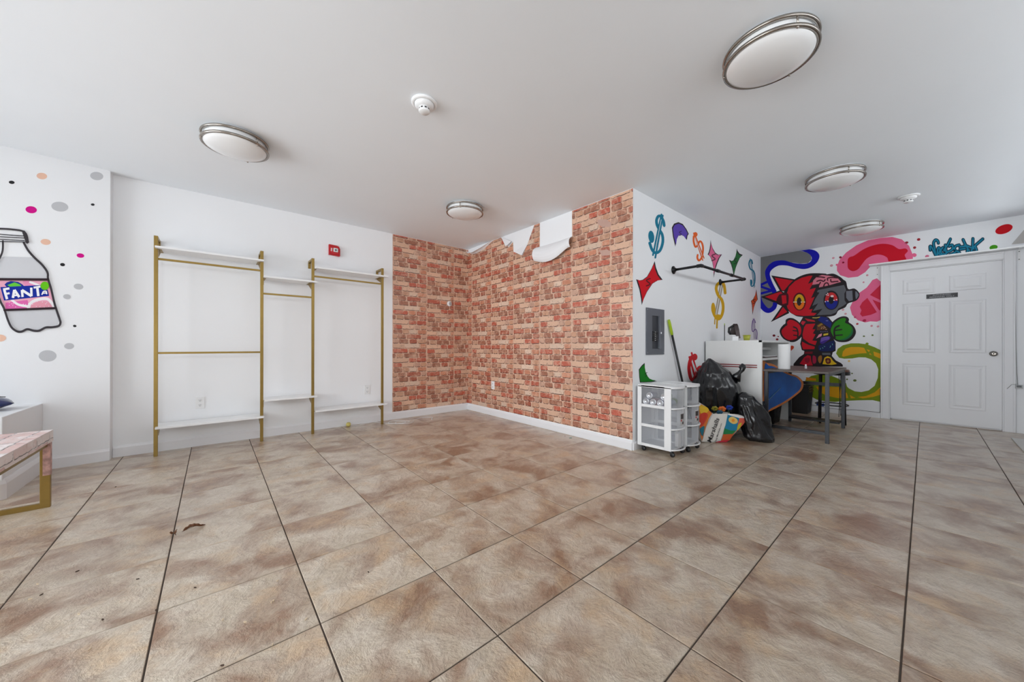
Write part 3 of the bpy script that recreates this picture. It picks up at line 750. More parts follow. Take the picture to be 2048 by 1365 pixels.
pi = Paint(wall_inner, lambda x, y: on_y(x, y, YM), (0, -1, 0))
def dollar(C, spath, wd, col, bars, bw, blobs=(), label='', gaps=()):
    pi.stroke(C, spath, wd, col)
    for b in blobs: pi.ell(C, *b[:4], col, b[4])
    for b in bars: pi.stroke(C, b, bw, col, False)
    for b in gaps: pi.stroke(C, b[:2], b[2], (226, 228, 232), False, False)
    pi.done('painted_dollar_sign', label)
TEAL = (6, 120, 150)
dollar(M1, [(466, 350), (455, 290), (420, 228), (385, 225), (362, 275), (368, 340), (402, 410), (440, 480), (446, 580), (410, 690), (350, 725), (300, 680), (268, 590)], 38, TEAL,
       [((428, 200), (312, 755)), ((446, 215), (344, 790))], 24, [(290, 505, 40, 84, -0.12), (462, 335, 20, 38, -.2)], 'teal painted dollar sign near the corner', [((424, 270), (345, 665), 7)])
dollar(M2, [(62, 285), (62, 370), (90, 460), (128, 435), (165, 368), (202, 395), (222, 480), (212, 590), (190, 660), (150, 695), (125, 650), (130, 600)], 32, (232, 96, 18),
       [((60, 225), (215, 690)), ((85, 260), (238, 655))], 18, [(92, 250, 36, 40, 0)], 'orange painted dollar sign', [((82, 300), (205, 620), 8)])
GLD = (214, 164, 8)
pi.stroke(M4, [(388, -110), (280, 470)], 22, (170, 160, 140), False, False); pi.stroke(M4, [(345, -70), (255, 430)], 22, (170, 160, 140), False, False)
pi.layer += 1
pi.stroke(M4, [(428, 55), (408, -80), (360, -125), (300, -95), (275, -15), (310, 95), (370, 170), (394, 290), (375, 420), (320, 500), (255, 450), (215, 350)], 48, GLD)
pi.ell(M4, 226, 320, 36, 100, GLD, -0.05); pi.ell(M4, 310, 470, 62, 50, GLD)
pi.stroke(M4, [(292, 500), (286, 650)], 26, GLD, False); pi.stroke(M4, [(255, 470), (248, 585)], 16, GLD, False)
pi.done('painted_dollar_sign', 'gold painted dollar sign below the black pipe rail')
dollar(M2, [(1064, 745), (1050, 690), (1022, 692), (1006, 760), (1030, 840), (1080, 870), (1106, 950), (1102, 1070), (1070, 1130), (1042, 1120), (1036, 1030)], 22, TEAL,
       [((1024, 660), (1094, 1160)), ((1042, 680), (1106, 1140))], 9, [(1045, 1070, 20, 50, 0)], 'small teal painted dollar sign near the inner corner')
dollar(M4, [(944, 560), (925, 512), (900, 530), (886, 640), (900, 715), (945, 672), (972, 730), (966, 838)], 16, (122, 92, 160),
       [((906, 490), (924, 838)), ((926, 490), (948, 838))], 9, [], 'purple painted dollar sign above the white counter')
dollar(M3, [(805, 850), (778, 930), (772, 1030), (795, 1140), (830, 1160), (862, 1100), (890, 1020), (930, 990), (970, 1040), (990, 1120), (985, 1240)], 46, (206, 20, 32),
       [((806, 795), (925, 1240)), ((775, 850), (890, 1260))], 26, [(850, 850, 36, 46, 0)], 'red painted dollar sign behind the black bag', [((815, 900), (925, 1190), 10)])
def note(C, pts, col, label, k=0.84):
    cx = sum(p[0] for p in pts) / len(pts); cy = sum(p[1] for p in pts) / len(pts)
    pi.poly(C, pts, INK); pi.poly(C, [(cx + (x - cx) * k, cy + (y - cy) * k) for x, y in pts], col)
    dk = tuple(int(c * 0.45) for c in col)
    s_ = 0.16 * max(abs(p[1] - cy) for p in pts)
    pi.stroke(C, [(cx + s_ * .5, cy - s_), (cx - s_ * .5, cy - s_ * .5), (cx + s_ * .5, cy + s_ * .5), (cx - s_ * .5, cy + s_)], s_ * 0.35, dk)
    pi.done('painted_banknote', label)
note(M1, [(570, 380), (600, 325), (660, 305), (720, 330), (770, 400), (802, 465), (785, 490), (775, 550), (740, 500), (700, 480), (660, 490), (630, 550), (618, 640), (585, 500)], (92, 66, 176), 'purple curved painted banknote', 0.87)
note(Z5, [(270, 740), (282, 800), (305, 860), (342, 910), (300, 915), (250, 945), (200, 1020), (170, 1085), (152, 1140), (145, 1080), (130, 1000), (100, 905), (130, 916), (160, 910), (200, 880), (240, 810)], (212, 0, 24), 'red painted banknote above the electrical panel', 0.88)
note(M2, [(350, 340), (360, 400), (385, 480), (430, 560), (480, 595), (545, 590), (505, 650), (470, 730), (440, 820), (420, 900), (405, 990), (402, 900), (398, 820), (380, 720), (345, 630), (300, 590), (320, 550), (335, 490), (345, 420)], (232, 106, 150), 'pink painted banknote crossed by the pipe rail')
note(M2, [(798, 490), (812, 530), (845, 575), (900, 600), (850, 650), (810, 740), (780, 820), (760, 900), (745, 990), (735, 900), (720, 830), (700, 760), (665, 685), (705, 705), (740, 690), (775, 620), (792, 550)], (30, 112, 50), 'green painted banknote near the ceiling')
note(M4, [(962, -10), (970, 60), (985, 165), (950, 215), (920, 300), (895, 430), (890, 330), (885, 260), (870, 190), (905, 160), (940, 90)], (226, 88, 40), 'orange painted banknote in the inner corner')
note(M3, [(165, 930), (166, 985), (178, 1050), (200, 1105), (235, 1150), (285, 1172), (335, 1180), (250, 1195), (100, 1200), (90, 1120), (85, 1020), (125, 965)], (14, 122, 22), 'green painted banknote above the drawer carts', 0.9)

pp = Paint(wall_pil, lambda x, y: on_plane(x, y, PA, PN), PN)
PEACH, LG, MAG, BK = (240, 196, 172), (196, 197, 200), (214, 0, 140), (38, 38, 40)
for x, y, rx, ry, c in [(286, 247, 36, 22, PEACH), (660, 247, 45, 28, LG), (80, 290, 20, 11, BK), (408, 456, 58, 33, LG), (633, 442, 13, 8, BK), (213, 477, 39, 24, MAG), (312, 697, 35, 20, PEACH), (549, 790, 26, 15, MAG), (427, 852, 17, 11, BK), (536, 1002, 33, 20, LG), (457, 1071, 26, 17, LG), (510, 1271, 12, 8, BK)]:
    pp.ell(Z1, x, y, rx, ry, c, 0.12); pp.done('painted_dot')
for x, y, rx, ry, c in [(325, 247, 61, 39, LG), (472, 180, 34, 21, LG), (0, 125, 42, 24, PEACH)]:
    pp.ell(Z2, x, y, rx, ry, c); pp.done('painted_dot')
FILL = (212, 213, 217); OUT = (62, 58, 62)
pp.poly(G, [(-60, 480), (50, 455), (370, 465), (420, 515), (505, 610), (515, 690), (-60, 690)], FILL)
pp.poly(G, [(65, 1045), (600, 1030), (640, 1160), (630, 1200), (500, 1220), (420, 1260), (310, 1245), (200, 1268), (130, 1210)], FILL)
pp.poly(G, [(-60, 715), (525, 715), (600, 1015), (60, 1030), (-60, 760)], (244, 176, 198))
pp.poly(G, [(60, 960), (300, 930), (330, 1022), (62, 1028)], (232, 110, 180)); pp.poly(G, [(250, 720), (380, 740), (440, 800), (300, 790)], (240, 150, 190), True)
pp.stroke(G, [(130, 930), (200, 980), (300, 1000)], 26, (250, 244, 246)); pp.stroke(G, [(310, 1024), (330, 970), (400, 930), (520, 920), (590, 1000)], 32, (250, 244, 246))
pp.stroke(G, [(330, 735), (420, 770), (450, 800)], 24, (250, 244, 246))
pp.poly(G, [(345, 1018), (370, 970), (430, 950), (510, 950), (560, 1008)], (238, 160, 178), True)
pp.poly(G, [(50, 762), (75, 738), (120, 724), (200, 734), (250, 765), (275, 800), (260, 812), (90, 808)], (14, 50, 150)); pp.poly(G, [(82, 768), (160, 738), (220, 762), (252, 796), (120, 792)], (104, 206, 60))
pp.poly(G, [(5, 790), (450, 768), (500, 812), (520, 818), (536, 886), (45, 937)], (10, 42, 158))
WHT = (250, 250, 252)
for p, wd in [([(48, 822), (78, 922)], 28), ([(34, 816), (104, 804)], 24), ([(60, 866), (106, 856)], 22), ([(142, 908), (158, 820)], 28), ([(158, 820), (212, 900)], 28), ([(150, 882), (200, 878)], 18), ([(248, 898), (240, 822)], 26), ([(240, 822), (345, 888)], 28), ([(345, 890), (342, 796)], 26), ([(368, 796), (442, 784)], 22), ([(408, 792), (420, 888)], 28), ([(458, 874), (474, 838)], 14), ([(474, 838), (506, 834)], 14), ([(506, 834), (512, 868)], 14), ([(466, 858), (506, 854)], 12)]:
    pp.stroke(G, p, wd, WHT, False, False)
pp.ell(G, 490, 776, 46, 46, (104, 200, 16))
for x in range(24): pp.ell(G, random.uniform(70, 540), random.uniform(945, 1010), 4, 4, WHT)
pp.stroke(G, [(262, 305), (310, 390), (380, 470), (460, 545), (510, 610), (525, 650), (527, 700), (560, 810), (600, 980), (650, 1130), (662, 1180), (640, 1215), (570, 1228), (500, 1232), (430, 1266), (370, 1266), (300, 1250), (240, 1276), (190, 1274), (130, 1230), (90, 1150), (50, 1030), (10, 950), (-30, 840), (-60, 760)], 24, OUT)
pp.stroke(G, [(35, 290), (32, 390), (2, 470), (-50, 540)], 22, OUT); pp.stroke(G, [(-60, 152), (120, 160), (272, 192), (310, 300)], 20, OUT)
pp.stroke(G, [(262, 190), (300, 300)], 34, OUT, False)
for a, b in (((-60, 210), (265, 234)), ((-60, 238), (270, 256)), ((-60, 266), (270, 284)), ((-60, 292), (318, 300))): pp.stroke(G, [a, b], 9, OUT, False)
pp.stroke(G, [(-60, 705), (522, 708)], 26, (50, 34, 40), False); pp.stroke(G, [(52, 1042), (612, 1020)], 24, (50, 34, 40), False)
pp.done('painted_bottle', 'painted soda bottle with pink label reading FANTA')

# ------------------------------------------------------------------ door
def text_mesh(body, size, bold=0.0, align='CENTER'):
    cu = bpy.data.curves.new('lettering', 'FONT'); cu.body = body; cu.size = size; cu.offset = bold
    cu.align_x = align; cu.align_y = 'CENTER'; cu.resolution_u = 3
    o = bpy.data.objects.new('lettering', cu); COL.objects.link(o)
    me = bpy.data.meshes.new_from_object(o)
    bpy.data.objects.remove(o); bpy.data.curves.remove(cu)
    return me
door = struct(bpy.data.objects.new('door_1', None), 'white six panel door with black sign in the mural wall', 'door'); COL.objects.link(door)
XS = XD + 0.02                       # face of the slab, set back in the frame
mb = MB(); mb.box(XS, XS + 0.04, DY0 + 0.004, DY1 - 0.004, 0.018, DZ - 0.004); mb.build('slab', TRIM, door)
DW = DY1 - DY0
def rp(y0, y1, z0, z1):
    # raised panel: sunk moulding and proud field, y measured from the hinge side
    ya, yb = DY1 - y1, DY1 - y0
    lv = [(0.0, 0.0005), (0.010, 0.004), (0.022, 0.0015), (0.034, 0.0015), (0.052, 0.0065)]
    mb = MB(); rings = []
    for ins, out in lv:
        rings.append([mb.bm.verts.new((XS - out, y, z)) for y, z in ((ya + ins, z0 + ins), (yb - ins, z0 + ins), (yb - ins, z1 - ins), (ya + ins, z1 - ins))])
    for a, b in zip(rings, rings[1:]):
        for k in range(4): mb.bm.faces.new((a[k], a[(k + 1) % 4], b[(k + 1) % 4], b[k]))
    mb.bm.faces.new(rings[-1])
    mb.build('door_panel', TRIM, door)
for y0, y1 in ((0.115, 0.40), (0.51, 0.795)):
    rp(y0, y1, 1.70, 1.90); rp(y0, y1, 0.92, 1.58); rp(y0, y1, 0.215, 0.775)
mb = MB(); Mk = Matrix.Translation((XS, DY0 + 0.065, 0.915)) @ Matrix.Rotation(-math.pi / 2, 4, 'Y')
mb.lathe([(0.0, 0), (0.032, 0), (0.032, 0.006), (0.014, 0.012), (0.011, 0.03), (0.020, 0.038), (0.027, 0.05), (0.026, 0.06), (0.018, 0.067), (0.008, 0.066), (0, 0.064)], seg=28, M=Mk)
mb.build('door_knob', mat('satin_chrome', srgb(150, 145, 138), 0.2, 1.0), door)
mb = MB()      # jamb
mb.box(XD - 0.001, XD + TH, DY1 - 0.003, DY1 + 0.02, 0, DZ + 0.01); mb.box(XD - 0.001, XD + TH, DY0 - 0.02, DY0 + 0.003, 0, DZ + 0.01); mb.box(XD - 0.001, XD + TH, DY0, DY1, DZ - 0.003, DZ + 0.02)
mb.box(XS + 0.041, XS + 0.06, DY0, DY1, 0, DZ)
mb.build('jamb', TRIM, door)
def casing(y0, y1, z0, z1, horiz):
    mb = MB(); mb.box(XD - 0.016, XD, y0, y1, z0, z1, bev=0.004)
    if horiz: mb.box(XD - 0.022, XD, y0, y1, z1 - 0.022, z1, bev=0.004)
    else: mb.box(XD - 0.022, XD, (y1 - 0.02 if y1 > 0 else y0), (y1 if y1 > 0 else y0 + 0.02), z0, z1, bev=0.004)
    mb.build('casing', TRIM, door)
casing(DY1 + 0.006, DY1 + 0.088, 0, DZ + 0.092, False); casing(DY0 - 0.088, DY0 - 0.006, 0, DZ + 0.092, False); casing(DY0 - 0.006, DY1 + 0.006, DZ + 0.006, DZ + 0.092, True)
# sign
sc_ = on_x(1883.5, 592, XS)
mb = MB(); mb.box(-0.128, 0.128, -0.029, 0.029, 0, 0.004, bev=0.0018)
MS = Matrix(((0, 0, -1, XS - 0.0005), (-1, 0, 0, sc_.y), (0, 1, 0, sc_.z), (0, 0, 0, 1)))
for v in mb.bm.verts: v.co = MS @ v.co
sign = mb.build('sign_plate', mat('black_engraved_plastic', srgb(40, 40, 44), 0.4), door); sign['label'] = 'black plate reading AUTHORIZED PERSONNEL ONLY'
SIL = mat('silver_print', srgb(176, 176, 180), 0.4)
for s_, dy, sz in (('AUTHORIZED', 0.011, 0.024), ('PERSONNEL ONLY', -0.012, 0.024)):
    me = text_mesh(s_, sz); me.transform(MS @ Matrix.Translation((0, dy, 0.0048))); me.materials.append(SIL)
    link('sign_lettering', me, sign)
mb = MB()
for a, b in (((-.122, -.0235), (.122, -.0225)), ((-.122, .0225), (.122, .0235))): mb.box(a[0], b[0], a[1], b[1], 0.0035, 0.0045)
for v in mb.bm.verts: v.co = MS @ v.co
mb.build('sign_border', SIL, sign)
# board shelf above the door with two angle brackets
sh = thing('door_shelf', 'narrow white board shelf above the door on two angle brackets', 'shelf', (XD, -0.15, 2.13))
Ml = local(sh)
def lb(mb):
    for v in mb.bm.verts: v.co = Ml @ v.co
    return mb
lb(MB().box(XD - 0.135, XD - 0.001, YS + 0.02, 0.515, 2.128, 2.146, bev=0.002)).build('board', SHELFW, sh)
for y in (0.44, -0.70):
    mb = MB(); mb.box(XD - 0.004, XD, y - 0.01, y + 0.01, 1.99, 2.128); mb.box(XD - 0.11, XD, y - 0.01, y + 0.01, 2.123, 2.128)
    br = lb(mb).build('bracket', PLASTIC, sh)
    for z in (2.10, 2.01):
        lb(MB().box(XD - 0.006, XD - 0.004, y - 0.004, y + 0.004, z - 0.004, z + 0.004)).build('screw', BLACKM, br)
# thermostat-like probe hanging on its cord right of the door
tb = on_x(2036.5, 774, XD - 0.025)
cd = thing('hanging_sensor', 'small grey display box hanging on a thin cord right of the door', 'sensor', tuple(tb))
Ml = local(cd)
lb(MB().tube([(XD - 0.02, tb.y + 0.02, 2.12), (XD - 0.02, tb.y + 0.022, 1.6), (XD - 0.021, tb.y + 0.016, 1.0), (XD - 0.024, tb.y + 0.01, 0.7), (XD - 0.025, tb.y + 0.003, tb.z + 0.02)], 0.0022, 6)).build('cord', mat('grey_cord', srgb(128, 128, 124), 0.6), cd)
lb(MB().tube([(XD - 0.025, tb.y + 0.012, tb.z + 0.028), (XD - 0.028, tb.y + 0.045, tb.z + 0.02), (XD - 0.026, tb.y + 0.075, tb.z - 0.03)], 0.002, 6)).build('cord_tail', MATS['grey_cord'], cd)
lb(MB().box(XD - 0.034, XD - 0.016, tb.y - 0.03, tb.y + 0.022, tb.z - 0.022, tb.z + 0.022, bev=0.003)).build('housing', mat('grey_plastic', srgb(186, 186, 186), 0.4), cd)
lb(MB().box(XD - 0.0355, XD - 0.033, tb.y - 0.022, tb.y + 0.012, tb.z - 0.008, tb.z + 0.016)).build('display', mat('grey_lcd', srgb(104, 106, 108), 0.25), cd)

# ------------------------------------------------------------------ ceiling lamps
def make_lamp():
    t = bpy.data.objects.new('ceiling_lamp', None); COL.objects.link(t)
    mb = MB(); mb.lathe([(0, 0), (0.176, 0), (0.180, -0.004), (0.180, -0.075), (0.172, -0.078)], seg=56); mb.build('drum', OPAL, t)
    for z in (-0.022, -0.068):
        mb = MB(); mb.lathe([(0.188, z + 0.007), (0.200, z + 0.007), (0.202, z), (0.200, z - 0.007), (0.186, z - 0.007), (0.186, z + 0.004)], seg=64); mb.build('metal_ring', NICKEL, t)
    mb = MB(); mb.lathe([(0.186, -0.070), (0.180, -0.080), (0.160, -0.092), (0.125, -0.104), (0.085, -0.112), (0.04, -0.117), (0, -0.118)], seg=56); mb.build('glass_dome', OPAL, t)
    for k in range(3):
        a = 0.35 + k * 2 * math.pi / 3; c = Vector((0.194 * math.cos(a), 0.194 * math.sin(a), 0))
        p = MB().tube([c + Vector((0, 0, -0.015)), c + Vector((0, 0, -0.068))], 0.0045, 10).build('post', NICKEL, t)
        mb = MB(); mb.lathe([(0, -0.084), (0.005, -0.082), (0.006, -0.078), (0.004, -0.074), (0.004, -0.070)], c=c, seg=12); mb.build('finial', NICKEL, p)
    return t
lamp0 = make_lamp()
LP = [(0.125, 3.272, -3.386, 'round ceiling lamp above the gold shelving rack'), (2.135, 0.516, -2.683, 'largest round ceiling lamp, at top right of the picture'), (2.09, 3.264, -2.759, 'round ceiling lamp in front of the torn brick wallpaper'),
      (4.15, 0.522, -2.893, 'round ceiling lamp left of the far smoke detector'), (6.13, 0.522, -2.460, 'farthest round ceiling lamp, over the pink mural swirl')]
for k, (x, y, a, lb_) in enumerate(LP):
    o = lamp0 if k == 0 else copy_tree(lamp0)
    o.location = (x, y, H); o.rotation_euler = (0, 0, a); tag(o, lb_, 'lamp', 'nickel ringed ceiling lamps')
def smoke(x, y, label):
    t = thing('smoke_detector', label, 'smoke detector', (x, y, H), 0.6, 'ceiling smoke detectors')
    mb = MB(); mb.lathe([(0, 0), (0.078, 0), (0.078, -0.010), (0.070, -0.014), (0.062, -0.014)], seg=40); mb.build('base', PLASTIC, t)
    mb = MB(); mb.lathe([(0.060, -0.012), (0.058, -0.024), (0.040, -0.034), (0.030, -0.036), (0.030, -0.052)], seg=40); mb.build('body', PLASTIC, t)
    for k in range(8):
        a = k * math.pi / 4
        MB().box(-0.006, 0.006, 0.0295, 0.0315, -0.050, -0.040, M=Matrix.Rotation(a, 4, 'Z')).build('vent_slot', BLACKP, t)
    mb = MB(); mb.lathe([(0.034, -0.050), (0.034, -0.058), (0.030, -0.062), (0, -0.063)], seg=40); mb.build('cap', PLASTIC, t)
smoke(1.0, 2.03, 'white smoke detector on the ceiling between two lamps, nearer one')
smoke(5.34, 0.114, 'white smoke detector on the ceiling near the door, farther one')

# ------------------------------------------------------------------ small wall fittings
def outlet(px_, py_, wall, label):
    if wall == 'r': p = on_y(px_, py_, YR); R_ = Matrix(((1, 0, 0, p.x), (0, 0, -1, p.y), (0, 1, 0, p.z), (0, 0, 0, 1)))
    R_ = Matrix(((1, 0, 0, p.x), (0, 0, -1, p.y), (0, 1, 0, p.z), (0, 0, 0, 1))) if wall == 'r' else None
    if wall == 'b':
        p = on_x(px_, py_, XB); R_ = Matrix(((0, 0, -1, p.x - 0.002), (-1, 0, 0, p.y), (0, 1, 0, p.z), (0, 0, 0, 1)))
    t = thing('wall_outlet', label, 'outlet', tuple(p), 0, 'white wall outlets'); Mt = local(t) @ R_
    def P2(mb, n, m, par):
        for v in mb.bm.verts: v.co = Mt @ v.co
        return mb.build(n, m, par)
    P2(MB().box(-0.036, 0.036, -0.058, 0.058, 0, 0.006, bev=0.002), 'cover_plate', PLASTIC, t)
    for dz in (-0.024, 0.024):
        s_ = P2(MB().box(-0.016, 0.016, dz - 0.014, dz + 0.014, 0.005, 0.0085, bev=0.002), 'socket', PLASTIC, t)
        for dx in (-0.006, 0.006): P2(MB().box(dx - 0.0012, dx + 0.0012, dz - 0.002, dz + 0.008, 0.008, 0.0089), 'slot', BLACKP, s_)
        P2(MB().box(-0.0025, 0.0025, dz - 0.010, dz - 0.005, 0.008, 0.0089), 'slot', BLACKP, s_)
outlet(400, 806, 'r', 'white wall outlet above the left low shelf')
outlet(734, 780, 'r', 'white wall outlet above the right low shelf')
outlet(986.5, 771, 'b', 'white wall outlet low on the brick wallpaper')

p = on_y(668, 502, YR)
al = thing('fire_alarm', 'red fire alarm with white strobe on the wall above the shelving', 'alarm', tuple(p)); Ml = local(al)
REDP = mat('red_alarm_plastic', srgb(190, 10, 24), 0.35)
mb = MB(); pts = [(-0.062, -0.060), (0.055, -0.066), (0.062, -0.062), (0.062, 0.022), (0.050, 0.048), (0.030, 0.060), (-0.062, 0.064)]
mb.prism([(p.x + x, p.y - 0.002, p.z + z) for x, z in pts], (0, -0.03, 0)); lb(mb).build('housing', REDP, al)
lb(MB().box(p.x - 0.05, p.x + 0.05, p.y - 0.045, p.y - 0.03, p.z - 0.055, p.z + 0.05, bev=0.006)).build('front_cover', REDP, al)
st = lb(MB().box(p.x - 0.018, p.x + 0.034, p.y - 0.052, p.y - 0.044, p.z - 0.024, p.z + 0.024, bev=0.006)).build('strobe', mat('strobe_lens', srgb(225, 225, 225), 0.15), al)
mb = MB(); Mz = Matrix(((1, 0, 0, p.x + 0.008), (0, 0, -1, p.y - 0.052), (0, 1, 0, p.z), (0, 0, 0, 1)))
mb.lathe([(0, 0), (0.012, 0), (0.009, 0.004), (0, 0.005)], seg=20, M=Mz); lb(mb).build('flash_tube', mat('strobe_tube', srgb(120, 122, 124), 0.2, 0.5), st)
me = text_mesh('FIRE', 0.022, 0.0006); me.transform(Ml @ Matrix(((0, -1, 0, p.x - 0.037), (0, 0, -1, p.y - 0.0455), (1, 0, 0, p.z), (0, 0, 0, 1)))); me.materials.append(PLASTIC); link('lettering', me, al)

p = on_y(898.5, 608, YR)
t = thing('wall_sensor', 'small round white wall knob on the brick wallpaper', 'sensor', tuple(p)); Ml = local(t)
Mz = Matrix(((1, 0, 0, p.x), (0, 0, -1, p.y - 0.002), (0, 1, 0, p.z), (0, 0, 0, 1)))
mb = MB(); mb.lathe([(0, 0), (0.040, 0), (0.040, 0.012), (0.030, 0.024), (0.022, 0.026)], seg=32, M=Mz); lb(mb).build('bezel', PLASTIC, t)
mb = MB(); mb.lathe([(0.024, 0.022), (0.024, 0.032), (0.016, 0.036), (0, 0.037)], seg=28, M=Mz); lb(mb).build('cap', mat('grey_cap', srgb(176, 172, 172), 0.4), t)

# electrical panel
x0, x1, z0, z1 = 3.30, 3.666, 0.912, 1.387
t = thing('electrical_panel', 'grey open electrical breaker panel set in the painted wall', 'electrical panel', (x0, YM, z0)); Ml = local(t)
PAN = mat('grey_enamel', srgb(104, 108, 116), 0.4, 0.3)
mb = MB()
wx0, wx1, wz0, wz1 = x0 + 0.11, x0 + 0.265, z0 + 0.06, z1 - 0.075
for b in ((x0, wx0, z0, z1), (wx1, x1, z0, z1), (wx0, wx1, z0, wz0), (wx0, wx1, wz1, z1)): mb.box(b[0], b[1], YM - 0.012, YM - 0.001, b[2], b[3])
lb(mb).build('cover', PAN, t)
lb(MB().box(wx0, wx1, YM - 0.004, YM - 0.001, wz0, wz1)).build('recess_plate', mat('dark_enamel', srgb(62, 64, 70), 0.4, 0.3), t)
lb(MB().box(wx1 - 0.03, wx1, YM - 0.03, YM - 0.004, wz0, wz1, bev=0.003)).build('inner_door', PAN, t)
for k in range(5):
    for c in range(2):
        b = lb(MB().box(wx0 + 0.012 + c * 0.05, wx0 + 0.055 + c * 0.05, YM - 0.018, YM - 0.004, z0 + 0.14 + k * 0.021, z0 + 0.158 + k * 0.021, bev=0.002)).build('breaker', BLACKP, t)
        if c == 0: lb(MB().box(wx0 + 0.044, wx0 + 0.052, YM - 0.022, YM - 0.018, z0 + 0.145 + k * 0.021, z0 + 0.151 + k * 0.021)).build('toggle', PLASTIC, b)
lb(MB().box(wx1 - 0.012, wx1 + 0.006, YM - 0.034, YM - 0.012, z0 + 0.215, z0 + 0.235, bev=0.002)).build('latch', mat('bright_steel', srgb(210, 210, 212), 0.2, 0.9), t)
for x in (x0 + 0.015, x1 - 0.015):
    for z in (z0 + 0.02, z1 - 0.02): lb(MB().box(x - 0.004, x + 0.004, YM - 0.014, YM - 0.012, z - 0.004, z + 0.004)).build('screw', MATS['bright_steel'], t)

# black pipe rail
t = thing('pipe_rail', 'black iron pipe clothes rail fixed to the painted wall', 'clothes rail', (4.58, YM, 1.86)); Ml = local(t)
xa, xb, yp = 3.89, 5.262, 1.535; za, zb = 1.845, 1.872
for x, z in ((xa, za), (xb, zb)):
    Mz = Matrix(((1, 0, 0, x), (0, 0, -1, YM - 0.001), (0, 1, 0, z), (0, 0, 0, 1)))
    mb = MB(); mb.lathe([(0, 0), (0.044, 0), (0.044, 0.008), (0.020, 0.010), (0.020, 0.028), (0.0, 0.028)], seg=28, M=Mz); lb(mb).build('flange', BLACKM, t)
    lb(MB().tube([(x, YM - 0.02, z), (x, yp, z)], 0.0135, 14)).build('arm', BLACKM, t)
    mb = MB(); mb.tube([(x, yp + 0.035, z), (x, yp + 0.005, z), (x, yp - 0.002, z), (x + (0.008 if x < 4.5 else -0.008), yp - 0.006, z), (x + (0.035 if x < 4.5 else -0.035), yp - 0.006, z)], 0.019, 14); lb(mb).build('elbow', BLACKM, t)
lb(MB().tube([(xa, yp - 0.006, za), (xb, yp - 0.006, zb)], 0.0135, 14)).build('rail', BLACKM, t)
for f_ in (0.34, 0.66):
    c = Vector((xa, yp - 0.006, za)).lerp(Vector((xb, yp - 0.006, zb)), f_); d_ = Vector((0.04, 0, 0.0008))
    lb(MB().tube([c - d_, c + d_], 0.0185, 14)).build('coupling', BLACKM, t)

# ------------------------------------------------------------------ gold shelving rack
t = thing('shelving_rack', 'wall mounted gold metal clothes rack with white shelves', 'clothes rack', (0.62, 4.5, 0)); Ml = local(t)
PX = [-0.392, 0.386, 0.857, 1.640]; PY = 4.495; PT = 1.985
for k, x in enumerate(PX):
    po = lb(MB().box(x - 0.0135, x + 0.0135, PY - 0.012, PY + 0.012, 0, PT, bev=0.0015)).build('post', GOLD, t)
    mb = MB(); mb.box(x - 0.0135, x + 0.0135, PY + 0.012, YR - 0.001, PT - 0.024, PT, bev=0.0015); mb.box(x - 0.0135, x + 0.0135, YR - 0.016, YR - 0.001, PT - 0.085, PT - 0.024, bev=0.0015)
    lb(mb).build('wall_arm', GOLD, po)
def rail(a, b, z): lb(MB().box(PX[a] + 0.0135, PX[b] - 0.0135, PY - 0.009, PY + 0.009, z - 0.009, z + 0.009, bev=0.002)).build('hanging_rail', GOLD, t)
rail(0, 1, 1.780); rail(0, 1, 0.930); rail(1, 2, 1.543); rail(2, 3, 1.785)
def shelf(a, b, z, low, xl, xr):
    x0, x1, y0, y1 = PX[a] + xl, PX[b] + xr, 4.425, 4.672
    # outline with notches around the posts
    na, nb = max(x0, PX[a] + 0.0145), min(x1, PX[b] - 0.0145)
    pl = [(x0, y0)]
    pl += [(x1, y0)]
    if x1 > nb: pl += [(x1, PY - 0.014), (nb, PY - 0.014), (nb, PY + 0.014), (x1, PY + 0.014)]
    pl += [(x1, y1), (x0, y1)]
    if x0 < na: pl += [(x0, PY + 0.014), (na, PY + 0.014), (na, PY - 0.014), (x0, PY - 0.014)]
    mb = MB(); mb.prism([(x, y, z - 0.016) for x, y in pl], (0, 0, 0.016)); s_ = lb(mb).build('shelf', SHELFW, t)
    for x, sg in ((PX[a], 1), (PX[b], -1)):
        mb = MB(); xx = x + sg * 0.0145
        mb.prism([(xx, PY + 0.012, z - 0.017), (xx, 4.65, z - 0.017), (xx, 4.65, z - 0.022), (xx, PY + 0.012, z - 0.085)], (sg * 0.003, 0, 0))
        mb.box(min(xx, xx + sg * 0.022), max(xx, xx + sg * 0.022), PY, 4.655, z - 0.0195, z - 0.0165)
        lb(mb).build('bracket', GOLD, t)
shelf(0, 1, 1.885, False, -0.002, 0.012); shelf(1, 2, 1.722, False, 0.012, 0.03); shelf(2, 3, 1.885, False, 0.02, 0.05)
shelf(0, 1, 0.268, True, 0.0, 0.016); shelf(1, 2, 0.436, True, 0.02, 0.035); shelf(2, 3, 0.268, True, 0.02, 0.045)

